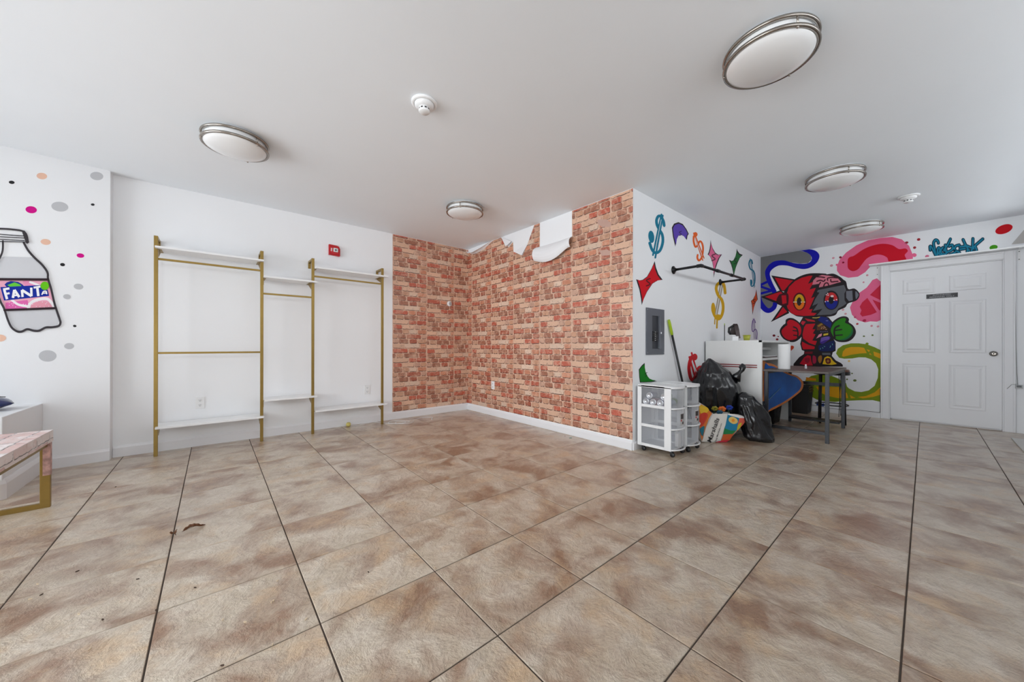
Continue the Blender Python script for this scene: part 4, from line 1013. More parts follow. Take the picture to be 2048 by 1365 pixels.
# ------------------------------------------------------------------ bench covered in brick paper
bt = thing('paper_covered_bench', 'low bench wrapped in pale brick paper on gold square tube legs', 'bench', (-0.98, 2.95, 0)); Ml = local(bt)
bx0, bx1, by0, by1, bz0, bz1 = -1.22, -0.762, 2.30, 3.545, 0.40, 0.47
PALE = mat('pale_mortar_paper', srgb(236, 226, 222), 0.45, noise_amt=0.08, nscale=20)
seat = lb(MB().box(bx0, bx1, by0, by1, bz0, bz1, bev=0.002)).build('seat', PALE, bt)
def bench_print(u0, u1, v0, v1, tow, seed, rh=0.088, bw=0.30):
    rnd = random.Random(seed); mb = MB(); cl = mb.bm.loops.layers.float_color.new('Col')
    k = 0; v = v0 - 0.03
    while v < v1:
        u = u0 - rnd.uniform(0, bw)
        while u < u1:
            wd = rnd.uniform(0.6, 1.15) * bw
            for dx, dv, c, off in ((0.004, -0.006, srgb(92, 76, 76), 0.0004), (0, 0, rnd.choice((srgb(216, 178, 170), srgb(226, 200, 194), srgb(236, 222, 218), srgb(208, 164, 156))), 0.0007)):
                o_ = [(p[0] + dx, p[1] + dv) for p in brick_outline(u + 0.004, u + wd - 0.006, v + 0.004, v + rh - 0.004, random.Random(seed * 99 + int(u * 1000) + k), 0.003)]
                q = clip_convex(o_, [(u0, v0), (u1, v0), (u1, v1), (u0, v1)])
                if len(q) >= 3:
                    f = mb.face([Ml @ tow(a, b, off) for a, b in q])
                    if f:
                        for lp in f.loops: lp[cl] = (*c, 1)
            u += wd
        v += rh; k += 1
    mb.build('brick_print', BRICKPINK, seat, recalc=False)
bench_print(by0, by1, bx0, bx1, lambda u, v, o: Vector((v, u, bz1 + o)), 3)
bench_print(by0, by1, bz0, bz1, lambda u, v, o: Vector((bx1 + o, u, v)), 4, 0.05)
bench_print(bx0, bx1, bz0, bz1, lambda u, v, o: Vector((u, by1 + o, v)), 5, 0.05)
for y in (by1 - 0.03, by0 + 0.03):
    mb = MB(); w_ = 0.025
    for x in (bx1 - 0.022, bx0 + 0.022): mb.box(x - 0.020, x + 0.020, y - w_ / 2, y + w_ / 2, 0, bz0, bev=0.002)
    mb.box(bx0 + 0.04, bx1 - 0.04, y - w_ / 2, y + w_ / 2, 0.0, 0.03, bev=0.002); mb.box(bx0 + 0.04, bx1 - 0.04, y - w_ / 2, y + w_ / 2, bz0 - 0.03, bz0)
    lg = lb(mb).build('leg_frame', GOLD, bt)
    mb = MB(); mb.box(bx1 - 0.006, bx1 - 0.001, y - 0.016, y + 0.016, 0.20, bz0); mb.box(bx1 - 0.03, bx1 - 0.004, y - 0.0165, y - 0.0135, 0.20, bz0)
    lb(mb).build('paper_wrap', mat('pink_brick_wrap', srgb(190, 150, 142), 0.5, noise_amt=0.4, nscale=35), lg)
lb(MB().box(bx1 - 0.035, bx1 - 0.012, by0 + 0.02, by1 - 0.02, bz0 - 0.025, bz0, bev=0.002)).build('side_rail', GOLD, bt)

# dark blue glossy pouch on the window seat
po = thing('blue_pouch', 'shiny dark blue puffy pouch lying on the white window seat', 'pouch', (-1.305, 4.27, 0.536), 0.3)
BLUEP = mat('navy_vinyl', srgb(36, 46, 92), 0.22, bump=0.3, bscale=14)
mb = MB(); nu, nv = 28, 18; gr = [[None] * (nv + 1) for _ in range(nu + 1)]
for sgn in (1, -1):
    for i in range(nu + 1):
        for j in range(nv + 1):
            u, v = 2 * i / nu - 1, 2 * j / nv - 1
            th = max(0, (1 - abs(u) ** 2.6) * (1 - abs(v) ** 2.6)) ** 0.6
            k = 1 - 0.12 * (1 - abs(u)) * abs(v)
            gr[i][j] = mb.bm.verts.new((u * 0.20, v * 0.14 * k, 0.05 + sgn * 0.05 * th + 0.004 * noise.noise(Vector((u * 3, v * 3, sgn)))))
    for i in range(nu):
        for j in range(nv):
            f = mb.bm.faces.new((gr[i][j], gr[i + 1][j], gr[i + 1][j + 1], gr[i][j + 1])); f.smooth = True
bmesh.ops.remove_doubles(mb.bm, verts=mb.bm.verts[:], dist=0.0008)
mb.build('cushion_body', BLUEP, po)
mb = MB(); mb.tube([(-0.17, -0.0, 0.092), (-0.06, 0.005, 0.102), (0.06, 0.0, 0.103), (0.17, 0.0, 0.088)], 0.003, 8); mb.build('zip', BLACKP, po)
#PART4
# ------------------------------------------------------------------ plastic drawer carts
CW, CD, CZ0, CZ1 = 0.256, 0.325, 0.055, 0.632
def make_cart(label, loc, rz):
    t = thing('drawer_cart', label, 'drawer cart', loc, rz, 'white three drawer carts')
    W = PLASTIC
    mb = MB(); mb.box(0.0, CW, 0.0, CD, CZ1 - 0.022, CZ1, bev=0.005); mb.box(0.02, CW - 0.02, 0.03, CD - 0.03, CZ1 - 0.002, CZ1 + 0.003, bev=0.001)
    # rounded nose of the top
    n_ = 12; pl = [(0.0, 0.004)] + [(CW * k / n_, -0.05 * math.sin(math.pi * k / n_) ** 0.7) for k in range(n_ + 1)] + [(CW, 0.004)]
    mb.prism([(x, y, CZ1 - 0.018) for x, y in pl[::-1]], (0, 0, 0.018)); mb.build('top_panel', W, t)
    zs = [CZ0, CZ0 + 0.185, CZ0 + 0.37, CZ1 - 0.022]
    for x in (0.0, CW - 0.006):
        mb = MB()
        mb.box(x, x + 0.006, 0.0, 0.062, CZ0, CZ1 - 0.01); mb.box(x, x + 0.006, CD - 0.04, CD, CZ0, CZ1 - 0.01)
        for z in zs: mb.box(x, x + 0.006, 0.06, CD - 0.038, z, z + 0.026)
        mb.build('side_frame', W, t)
    mb = MB(); mb.box(0.006, CW - 0.006, CD - 0.006, CD - 0.001, CZ0, CZ1 - 0.02); mb.build('back_panel', W, t)
    mb = MB(); mb.box(0.006, CW - 0.006, 0.004, CD - 0.006, CZ0, CZ0 + 0.012); mb.build('base_tray', W, t)
    for k in range(3):
        z0 = zs[k] + 0.014; z1 = zs[k + 1] - 0.006
        mb = MB()
        for q_ in (((0.011, 0.004, z0), (0.011, CD - 0.02, z0), (0.011, CD - 0.02, z1), (0.011, 0.004, z1)), ((CW - 0.011, 0.004, z0), (CW - 0.011, CD - 0.02, z0), (CW - 0.011, CD - 0.02, z1), (CW - 0.011, 0.004, z1)),
                   ((0.011, CD - 0.02, z0), (CW - 0.011, CD - 0.02, z0), (CW - 0.011, CD - 0.02, z1), (0.011, CD - 0.02, z1)), ((0.011, 0.004, z0), (CW - 0.011, 0.004, z0), (CW - 0.011, CD - 0.02, z0), (0.011, CD - 0.02, z0))): mb.face(q_)
        n_ = 14; va, vb = [], []
        for q in range(n_ + 1):
            x = 0.004 + (CW - 0.008) * q / n_; y = 0.004 - 0.048 * math.sin(math.pi * q / n_) ** 0.75
            va.append(mb.bm.verts.new((x, y, z0))); vb.append(mb.bm.verts.new((x, y - 0.003, z1)))
        for q in range(n_):
            f = mb.bm.faces.new((va[q], va[q + 1], vb[q + 1], vb[q])); f.smooth = True
        dr = mb.build('drawer', CLEARP, t)
        mb = MB(); pts = [(0.004 + (CW - 0.008) * q / n_, 0.002 - 0.048 * math.sin(math.pi * q / n_) ** 0.75 - 0.005, z0 - 0.004) for q in range(n_ + 1)]
        mb.tube(pts, 0.007, 8); mb.build('pull_lip', W, dr)
    for x in (0.03, CW - 0.03):
        for y in (0.0, CD - 0.05):
            mb = MB(); mb.lathe([(0, -0.011), (0.016, -0.011), (0.021, -0.007), (0.021, 0.007), (0.016, 0.011), (0, 0.011)], seg=20, M=Matrix.Translation((x, y, 0.021)) @ Matrix.Rotation(math.pi / 2, 4, 'Y'))
            mb.box(x - 0.015, x + 0.015, y - 0.006, y + 0.018, 0.026, 0.05, bev=0.004); mb.tube([(x, y + 0.004, 0.04), (x, y + 0.004, CZ0 + 0.005)], 0.006, 8)
            mb.build('caster', BLACKP, t)
    return t
cartA = make_cart('white plastic drawer cart holding soda cans, beside the wall corner', (3.112, 1.475, 0), 0.0)
cartB = make_cart('white plastic drawer cart behind the one with cans, by the flowered bag', (3.383, 1.452, 0), 0.0)
LBL = mat('grey_label_print', srgb(196, 194, 192), 0.5); LBD = mat('dark_label_print', srgb(72, 66, 66), 0.5); LBR = mat('red_label_print', srgb(184, 60, 60), 0.5)
for c, f0, f1 in ((cartA, 0.34, 0.58), (cartB, 0.30, 0.54)):
    mb = MB(); z = CZ0 + 0.185 + 0.045
    def sticker(fa, fb, za, zb, off, mi, n_=5):
        mb.mi = mi; pts = []
        for q in range(n_ + 1):
            f_ = fa + (fb - fa) * q / n_; pts.append((0.004 + (CW - 0.008) * f_, 0.004 - 0.048 * math.sin(math.pi * f_) ** 0.75 - 0.003 - off))
        for p_, q_ in zip(pts, pts[1:]): mb.face([(p_[0], p_[1], za), (q_[0], q_[1], za), (q_[0], q_[1], zb), (p_[0], p_[1], zb)])
    w_ = f1 - f0
    sticker(f0, f1, z, z + 0.105, 0.0008, 0); sticker(f0 + 0.1 * w_, f1 - 0.1 * w_, z + 0.055, z + 0.10, 0.0014, 1)
    sticker(f0 + 0.1 * w_, f0 + 0.4 * w_, z + 0.034, z + 0.05, 0.0014, 2); sticker(f0 + 0.45 * w_, f1 - 0.1 * w_, z + 0.008, z + 0.03, 0.0014, 1)
    mb.build('label_sticker', [LBL, LBD, LBR], c, recalc=False)
# soda cans lying in the top drawer
ALU = mat('bare_aluminium', srgb(206, 208, 212), 0.25, 0.9)
def can(loc, col, label):
    t = thing('soda_can', label, 'can', loc, 0, 'cans in the top drawer')
    R_ = Matrix.Rotation(math.pi / 2, 4, 'Y')
    mb = MB(); mb.lathe([(0.030, -0.052), (0.033, -0.046), (0.033, 0.042), (0.029, 0.052)], seg=24, M=R_); mb.build('body', mat('can_%d_%d_%d' % col, srgb(*col), 0.3, 0.4), t)
    mb = MB(); mb.lathe([(0.030, -0.052), (0.026, -0.056), (0.023, -0.050), (0, -0.046)], seg=24, M=R_); mb.build('can_base', ALU, t)
    mb = MB(); mb.lathe([(0.029, 0.052), (0.026, 0.055), (0.025, 0.052), (0, 0.051)], seg=24, M=R_); mb.build('can_lid', ALU, t)
zc = CZ0 + 0.37 + 0.014 + 0.003 + 0.0335
for k, (y, z, c) in enumerate([(1.515, zc, (150, 160, 170)), (1.585, zc, (120, 110, 150)), (1.655, zc, (160, 90, 90)), (1.725, zc, (130, 140, 160)), (1.55, zc + 0.058, (150, 160, 140)), (1.69, zc + 0.058, (150, 150, 165))]):
    can((3.185, y, z), c, ['soda can nearest the drawer front, bottom row', 'second soda can from the drawer front, bottom row', 'third soda can from the drawer front, bottom row', 'soda can at the drawer back, bottom row', 'soda can lying on top, nearer the drawer front', 'soda can lying on top, nearer the wall'][k])
can((3.296, 1.55, zc), (120, 140, 90), 'greenish soda can behind the curved drawer front')
t = thing('white_carton', 'upright white folded carton inside the lowest drawer', 'box', (3.27, 1.47, CZ0 + 0.018))
MB().box(-0.03, 0.03, 0, 0.03, 0, 0.125, bev=0.002).build('carton_body', PLASTIC, t)
MB().box(-0.03, 0.03, 0.028, 0.031, 0.12, 0.14).build('flap', PLASTIC, t)

# broom handle leaning on the painted wall
pt_, pb_ = on_y(1337.5, 640, YM - 0.02), on_z(1386, 862)
t = thing('broom_handle', 'black stick with lime green tip leaning on the painted wall', 'stick', tuple(pb_)); Ml = local(t)
d_ = (pt_ - pb_)
lb(MB().tube([pb_ + Vector((0, 0, 0.004)), pb_ + d_ * 0.88], 0.012, 12)).build('shaft', BLACKP, t)
lb(MB().tube([pb_ + d_ * 0.875, pb_ + d_ * 0.9, pb_ + d_ * 0.98, pt_], 0.016, 12, radii=[0.014, 0.016, 0.0155, 0.012])).build('grip', mat('lime_plastic', srgb(166, 196, 30), 0.4), t)

# ------------------------------------------------------------------ white counter
kx0, kx1, ky0, ky1, kh = 4.735, 5.985, 1.205, YM - 0.018, 1.068
t = thing('white_counter', 'white cash counter with red stripes on its front panel', 'counter', (kx0, ky0, 0)); Ml = local(t)
CWH = mat('cream_white_laminate', srgb(232, 232, 230), 0.35)
fp = lb(MB().box(kx0, kx0 + 0.03, ky0, ky1, 0.0, kh, bev=0.003)).build('front_panel', CWH, t)
zs_ = on_x(1490, 732.5, kx0).z
STR = mat('maroon_stripe', srgb(140, 40, 44), 0.4)
for dz in (0.012, -0.012):
    lb(MB().box(kx0 - 0.002, kx0 + 0.002, ky0 + 0.045, ky1 - 0.01, zs_ + dz - 0.006, zs_ + dz + 0.006)).build('stripe', STR, fp)
mb = MB(); mb.box(kx0 - 0.003, kx0 + 0.001, ky0, ky0 + 0.03, 0, kh); mb.box(kx0 - 0.003, kx0 + 0.001, ky0, ky1, kh - 0.022, kh); lb(mb).build('edge_trim', CWH, fp)
lb(MB().box(kx0 + 0.03, kx1, ky0, ky1, kh - 0.022, kh, bev=0.002)).build('top', CWH, t)
lb(MB().box(kx1 - 0.05, kx1, ky0, ky1, 0, kh - 0.022)).build('end_panel', CWH, t)
lb(MB().box(kx0 + 0.03, kx1 - 0.05, ky1 - 0.015, ky1, 0, kh - 0.022)).build('back_panel', CWH, t)
lb(MB().box(kx0 + 0.03, kx1 - 0.05, ky0 + 0.02, ky1 - 0.015, 0.835, 0.86)).build('shelf', CWH, t)
lb(MB().box(kx0 + 0.03, kx1 - 0.05, ky0 + 0.2, ky0 + 0.215, 0.955, 0.985)).build('inner_rail', CWH, t)
t = thing('dark_folder', 'flat dark folder lying on the counter shelf', 'folder', (5.35, 1.40, 0.8605))
MB().box(-0.30, 0.22, -0.15, 0.14, 0, 0.012, bev=0.003).build('cover', mat('dark_maroon_card', srgb(70, 44, 46), 0.5), t)
MB().box(-0.29, 0.215, -0.142, 0.132, 0.012, 0.02).build('papers', PLASTIC, t)

# small iron-like appliance, pointer and cup on the counter
p = on_z(1463.5, 677.5, kh); p = Vector((5.0, 1.60, kh + 0.001))
t = thing('clothes_iron', 'small iron with white foot and dark body on the white counter', 'iron', tuple(p), math.radians(-130))
mb = MB(); mb.prism([(-0.085, -0.04, 0), (0.085, -0.04, 0), (0.075, -0.03, 0.05), (0.05, -0.02, 0.075), (-0.05, -0.02, 0.075), (-0.075, -0.03, 0.05)], (0, 0.075, 0)); mb.build('foot', PLASTIC, t)
mb = MB(); mb.prism([(-0.08, 0.02, 0.03), (0.075, 0.02, 0.03), (0.05, 0.02, 0.13), (0.03, 0.02, 0.19), (0.01, 0.02, 0.215), (-0.02, 0.02, 0.19), (-0.06, 0.02, 0.11)], (0, 0.05, 0)); mb.build('sole', mat('dark_brown_metal', srgb(54, 40, 40), 0.35, 0.3), t)
mb = MB(); mb.tube([(0.0, -0.005, 0.08), (0.0, -0.03, 0.11), (0.005, -0.03, 0.16), (0.01, 0.02, 0.19)], 0.014, 10); mb.build('handle', BLACKP, t)
t = thing('thin_pointer', 'thin dark upright strip with green tip beside the iron', 'strip', tuple(on_y(1449, 676, 1.66)[:2]) + (kh + 0.001,))
MB().box(-0.006, 0.006, -0.003, 0.003, 0, 0.20).build('strip_body', mat('dark_green', srgb(46, 52, 44), 0.5), t); MB().box(-0.006, 0.006, -0.003, 0.003, 0.20, 0.22).build('tip', MATS['lime_plastic'], t)
q = on_y(1493.5, 672, 1.62)
t = thing('yellow_cup', 'small yellow green plastic cup on the counter', 'cup', (q.x, q.y, kh + 0.001))
mb = MB(); mb.lathe([(0, 0.0), (0.033, 0.0), (0.045, 0.085), (0.042, 0.085), (0.031, 0.004), (0, 0.004)], seg=28); mb.build('cup_body', mat('yellow_green_plastic', srgb(196, 200, 70), 0.35), t)
mb = MB(); mb.lathe([(0.044, 0.080), (0.048, 0.083), (0.048, 0.087), (0.042, 0.087)], seg=28); mb.build('rim', MATS['yellow_green_plastic'], t)

# ------------------------------------------------------------------ blue board pushed into the counter
pa_, pn_ = Vector((5.0, 1.285, 0)), Vector((0.29, 0.60, 0)).normalized()
if pn_.y > 0: pn_ = -pn_
S7 = (1510, 660, 5.69)
out = [(75, 385), (130, 376), (220, 398), (310, 458), (400, 500), (480, 525), (540, 580), (552, 630), (530, 690), (470, 745), (380, 812), (280, 872), (160, 932), (80, 955)]
P7 = lambda x, y: on_plane(S7[0] + x / S7[2], S7[1] + y / S7[2], pa_, pn_)
t = thing('blue_board', 'large blue board with worn orange edge sticking out of the counter', 'board', tuple(P7(160, 932)[:2]) + (0.0,)); Ml = local(t)
ow = [Ml @ Vector(v) for v in smooth_closed([tuple(P7(*q)) for q in out], 4)]
mb = MB(); mb.prism([v for v in ow], pn_ * -0.035); lb_o = mb.build('orange_edge', mat('orange_paint_edge', srgb(214, 126, 60), 0.5, noise_amt=0.25, nscale=9), t)
cc = sum(ow, Vector()) / len(ow)
inn = [cc + (v - cc) * 0.87 + pn_ * 0.003 + Vector((-0.02 * pn_.y, 0.02 * pn_.x, 0)) * 0 for v in ow]
mb = MB(); mb.prism(inn, pn_ * -0.004); mb.build('blue_face', mat('blue_paint_face', srgb(10, 92, 180), 0.3, noise_amt=0.3, nscale=5), t)
a_, b_ = Ml @ P7(95, 850), Ml @ P7(290, 655)
MB().bar(a_ + pn_ * 0.005, b_ + pn_ * 0.005, 0.012, 0.004).build('pale_stripe', mat('pale_blue_stripe', srgb(120, 160, 196), 0.4), t)
# foot that carries it inside the counter
MB().box(-0.12, 0.12, 0.03, 0.06, 0.0, 0.34).build('prop_block', BLACKP, t)

# ------------------------------------------------------------------ work table
tx0, tx1, ty0, ty1, th = 4.80, 5.87, 0.655, 1.175, 0.738
t = thing('work_table', 'dark metal work table with worn grey wooden top', 'table', ((tx0 + tx1) / 2, (ty0 + ty1) / 2, 0)); Ml = local(t)
WOOD = mat('worn_grey_wood', srgb(92, 80, 74), 0.45, noise_amt=0.3, nscale=12)
lb(MB().box(tx0 - 0.03, tx1 + 0.09, ty0 - 0.02, ty1 + 0.03, th - 0.022, th, bev=0.003)).build('table_top', WOOD, t)
for x in (tx0, tx1):
    for y in (ty0, ty1):
        lb(MB().box(x - 0.016, x + 0.016, y - 0.016, y + 0.016, 0, th - 0.022, bev=0.002)).build('leg', GREYM, t)
for y in (ty0, ty1): lb(MB().box(tx0, tx1, y - 0.012, y + 0.012, th - 0.05, th - 0.022)).build('apron_rail', GREYM, t)
lb(MB().box(tx0 - 0.012, tx0 + 0.012, ty0, ty1, 0.085, 0.115)).build('foot_rail', GREYM, t)
lb(MB().box(tx1 - 0.012, tx1 + 0.012, ty0, ty1, 0.505, 0.545)).build('back_rail', BLACKM, t)
lb(MB().box(tx1 - 0.16, tx1 + 0.03, ty0 + 0.016, ty1 - 0.016, 0.065, 0.085)).build('low_shelf', BLACKM, t)
for z0, z1 in ((0.15, 0.66), (0.66, 0.15)): lb(MB().tube([(tx1 - 0.01, ty0 + 0.02, z0), (tx1 - 0.15, ty0 + 0.02, z1)], 0.003, 6)).build('cross_wire', BLACKM, t)
p = on_z(1568, 738.5, th)
t = thing('paper_towel_roll', 'white paper towel roll standing on the work table', 'paper roll', (p.x, p.y, th + 0.001))
mb = MB(); mb.lathe([(0.020, 0), (0.056, 0), (0.057, 0.004), (0.057, 0.28), (0.056, 0.284), (0.020, 0.284)], seg=36); mb.build('paper', mat('white_paper', srgb(246, 246, 246), 0.8, bump=0.1, bscale=120), t)
mb = MB(); mb.lathe([(0.020, 0.001), (0.020, 0.2845), (0.018, 0.2845), (0.018, 0.001)], seg=24); mb.build('cardboard_core', mat('cardboard', srgb(170, 140, 104), 0.8), t)
p = on_z(1611.5, 738, th)
t = thing('small_vial', 'tiny clear and white vial standing on the work table', 'bottle', (p.x, p.y, th + 0.001))
mb = MB(); mb.lathe([(0, 0), (0.010, 0), (0.011, 0.004), (0.011, 0.03), (0.006, 0.036)], seg=18); mb.build('vial_body', mat('pearl_plastic', srgb(206, 200, 208), 0.2), t)
mb = MB(); mb.lathe([(0.006, 0.034), (0.007, 0.036), (0.007, 0.05), (0, 0.051)], seg=18); mb.build('cap', PLASTIC, t)
# stool behind the table
t = thing('round_stool', 'round brown seated stool with black legs behind the work table', 'stool', (6.18, 0.80, 0))
mb = MB(); mb.lathe([(0, 0.66), (0.16, 0.66), (0.172, 0.668), (0.172, 0.692), (0.165, 0.70), (0, 0.70)], seg=36); mb.build('seat', mat('brown_seat_wood', srgb(108, 66, 46), 0.4, noise_amt=0.2), t)
mb = MB(); mb.lathe([(0.165, 0.63), (0.178, 0.63), (0.178, 0.672), (0.165, 0.672)], seg=36); mb.build('seat_band', BLACKM, t)
for k in range(4):
    a = math.pi / 4 + k * math.pi / 2 + 0.2; MB().tube([(0.17 * math.cos(a), 0.17 * math.sin(a), 0), (0.155 * math.cos(a), 0.155 * math.sin(a), 0.64)], 0.012, 10).build('leg', BLACKM, t)
mb = MB(); mb.tube([(0.162 * math.cos(a), 0.162 * math.sin(a), 0.24) for a in (k * math.pi / 12 for k in range(25))], 0.007, 8, caps=False); mb.build('foot_ring', BLACKM, t)
# nested black bins and crate
def black_bin(loc, label, h=0.34, wx=0.30, wy=0.22):
    t = thing('black_bin', label, 'bin', loc, 0, 'black plastic bins')
    mb = MB(); k = 0.82
    ro = [(-wx / 2, -wy / 2), (wx / 2, -wy / 2), (wx / 2, wy / 2), (-wx / 2, wy / 2)]
    lv = [(k, 0.0), (1.0, h), (0.97, h), (k * 0.96, 0.006)]
    rg = [[mb.bm.verts.new((x * s_, y * s_, z)) for x, y in ro] for s_, z in lv]
    for a, b in zip(rg, rg[1:]):
        for q in range(4): mb.bm.faces.new((a[q], a[(q + 1) % 4], b[(q + 1) % 4], b[q]))
    mb.bm.faces.new(rg[0][::-1]); mb.bm.faces.new(rg[-1]); mb.build('bin_body', BLACKP, t)
    mb = MB()
    for b in ((-wx / 2 - .008, wx / 2 + .008, -wy / 2 - .008, -wy / 2 + .004), (-wx / 2 - .008, wx / 2 + .008, wy / 2 - .004, wy / 2 + .008), (-wx / 2 - .008, -wx / 2 + .004, -wy / 2, wy / 2), (wx / 2 - .004, wx / 2 + .008, -wy / 2, wy / 2)): mb.box(*b, h - 0.014, h)
    mb.build('rim', BLACKP, t)
    for q in range(6):
        x = -wx / 2 + wx * (q + 0.5) / 6
        MB().bar((x * 0.84, -wy / 2 * 0.83, 0.02), (x * 0.99, -wy / 2 * 1.0, h - 0.02), 0.012, 0.008, up=(0, 1, 0)).build('rib', BLACKP, t)
black_bin((6.78, 1.22, 0.0), 'lowest of the nested black bins behind the work table')
black_bin((6.78, 1.22, 0.035), 'middle one of the nested black bins behind the work table')
black_bin((6.78, 1.22, 0.07), 'topmost of the nested black bins behind the work table')
black_bin((5.60, 1.36, 0.0), 'black ribbed crate on the floor under the blue board', 0.28, 0.34, 0.24)
# cable along the foot of the mural wall
def wall_pts(pts): return [on_x(F[0] + x / F[2], F[1] + y / F[2], XD - 0.018) for x, y in pts]
tag(MB().tube(smooth_open([tuple(v) for v in wall_pts([(-60, 1110), (20, 1140), (120, 1150), (250, 1182), (400, 1202), (530, 1216), (680, 1214), (850, 1232), (1050, 1256), (1062, 1250), (1066, 1180), (1066, 900)])]), 0.003, 6).build('wall_cable', mat('dark_cable', srgb(92, 84, 84), 0.6)), 'thin dark cable running along the foot of the mural wall', 'cable')

# ------------------------------------------------------------------ bin bags
BAG = mat('black_bag_plastic', srgb(22, 22, 25), 0.22, bump=0.55, bscale=22, coat=0.2)
def bag_mesh(prof, axis, seed, nseg=72, fold=0.10, squash=1.0):
    """prof: (t, radius); axis: function t -> centre; folds run up the bag"""
    mb = MB(); rings = []; n_ = 44
    def rad(t):
        for (a, r0), (b, r1) in zip(prof, prof[1:]):
            if a <= t <= b: u = (t - a) / (b - a); u = u * u * (3 - 2 * u); return r0 + (r1 - r0) * u
        return prof[-1][1]
    for i in range(n_ + 1):
        t = i / n_; c = axis(t); r = rad(t); rg = []
        for k in range(nseg):
            a = 2 * math.pi * k / nseg
            n1 = noise.noise(Vector((math.cos(a) * 1.6 + seed, math.sin(a) * 1.6, t * 2.2)))
            n2 = 1 - abs(noise.noise(Vector((math.cos(a) * 4.5, math.sin(a) * 4.5 + seed, t * 2.6 + a * 0.2)))) * 2
            n3 = 1 - abs(noise.noise(Vector((math.cos(a) * 9 + seed, math.sin(a) * 9, t * 9)))) * 2
            rr = r * (1 + 0.22 * n1 + fold * n2 + 0.035 * n3)
            z = c.z + 0.03 * n1 * math.sin(math.pi * t)
            rg.append(mb.bm.verts.new((c.x + rr * math.cos(a), c.y + rr * squash * math.sin(a), max(0.0015, z))))
        rings.append(rg)
    for a, b in zip(rings, rings[1:]):
        for k in range(nseg):
            f = mb.bm.faces.new((a[k], a[(k + 1) % nseg], b[(k + 1) % nseg], b[k])); f.smooth = True
    mb.bm.faces.new(rings[0][::-1]); mb.bm.faces.new(rings[-1])
    return mb
t = thing('rubbish_bag', 'tall full black rubbish bag leaning against the white counter', 'rubbish bag', (4.40, 1.56, 0))
bag_mesh([(0, 0.15), (0.10, 0.20), (0.35, 0.245), (0.6, 0.24), (0.8, 0.18), (0.92, 0.10), (0.97, 0.04), (1, 0.012)], lambda u: Vector((0.03 - 0.10 * u * u, -0.01 + 0.06 * u * u, 0.0 + 0.86 * u)), 1.7, squash=0.85).build('bag_body', BAG, t)
k0 = on_plane(1484, 741, Vector((4.55, 1.35, 0)), Vector((0.65, 0.76, 0))) - Vector((4.40, 1.56, 0))
mb = MB(); mb.tube([k0 + Vector((-0.06, 0.05, -0.10)), k0 + Vector((-0.02, 0.02, -0.03)), k0, k0 + Vector((0.008, 0, 0.03)), k0 + Vector((0.012, 0, 0.055)), k0 + Vector((0.0, 0, 0.07))], 0.02, 14, radii=[0.06, 0.02, 0.022, 0.038, 0.034, 0.010])
for v in mb.bm.verts: v.co += Vector((noise.noise(v.co * 30), noise.noise(v.co * 30 + Vector((5, 0, 0))), 0)) * 0.008
mb.build('tied_knot', BAG, t)
t = thing('rubbish_bag', 'low slumped black rubbish bag on the floor in front of the tall one', 'rubbish bag', (4.47, 1.155, 0))
bag_mesh([(0, 0.145), (0.06, 0.16), (0.4, 0.15), (0.7, 0.13), (0.9, 0.09), (1, 0.02)], lambda u: Vector((0.0 - 0.07 * u, 0.0 + 0.13 * u, 0.50 * u)), 6.3, squash=0.85).build('bag_body', BAG, t)

# ------------------------------------------------------------------ flowered shopping bag
S6 = (1380, 690, 6.5)
ba, bb_ = on_z(1403, 886), on_z(1458, 884)
bn = Vector((-(bb_ - ba).y, (bb_ - ba).x, 0)).normalized()
if bn.dot(CAM - ba) < 0: bn = -bn
bn = Vector((bn.x, bn.y, 0.14)).normalized()
P6 = lambda x, y, o=0.0: on_plane(S6[0] + x / S6[2], S6[1] + y / S6[2], ba, bn) + bn * o
t = thing('shopping_bag', 'flowered reusable shopping bag with Marshalls lettering, slumped on the floor', 'shopping bag', (ba.x, ba.y, 0)); Ml = local(t)
def bp(x, y, o=0.0):
    w_ = 0.004 * noise.noise(Vector((x * 0.011, y * 0.011, 3.3)))
    v = P6(x, y, o + w_); v.z = max(v.z, 0.001); return Ml @ v
def bag_poly(pts, col, off, name, par, smooth=False):
    if smooth: pts = smooth_closed(pts)
    mb = MB(); mb.face([bp(x, y, off) for x, y in pts]); return mb.build(name, mat('bagprint_%d_%d_%d' % col, srgb(*col), 0.4), par, recalc=False)
outl = [(112, 745), (200, 800), (285, 895), (390, 915), (485, 895), (620, 905), (752, 945), (700, 1020), (600, 1130), (505, 1245), (420, 1270), (320, 1285), (240, 1270), (148, 1262), (125, 1150), (112, 900)]
mb = MB(); fr = [bp(*q) for q in outl]; bk = [bp(x * 0.9 + 40, min(y, 1230) - 20, -0.085) for x, y in outl]
vf = [mb.bm.verts.new(v) for v in fr]; vk = [mb.bm.verts.new(v) for v in bk]
mb.bm.faces.new(vf); mb.bm.faces.new(vk[::-1])
for k in range(len(vf)):
    if 0 <= k <= 5: continue          # open mouth
    mb.bm.faces.new((vf[k], vf[(k + 1) % len(vf)], vk[(k + 1) % len(vf)], vk[k]))
body = mb.build('bag_body', mat('white_woven_bag', srgb(214, 212, 206), 0.45), t)
bag_poly([(290, 900), (485, 898), (455, 1050), (392, 1240), (150, 1258), (200, 1080)], (232, 228, 220), 0.006, 'white_panel', body)
bag_poly([(112, 760), (200, 805), (282, 895), (240, 960), (195, 1080), (148, 1250), (125, 1140), (113, 900)], (226, 120, 40), 0.006, 'flower_panel', body)
bag_poly([(120, 790), (190, 800), (240, 850), (180, 900), (125, 880)], (236, 190, 40), 0.009, 'yellow_flower', body, True); bag_poly([(118, 920), (180, 880), (225, 910), (200, 980), (150, 1060), (118, 1040)], (214, 60, 36), 0.010, 'red_flower', body, True)
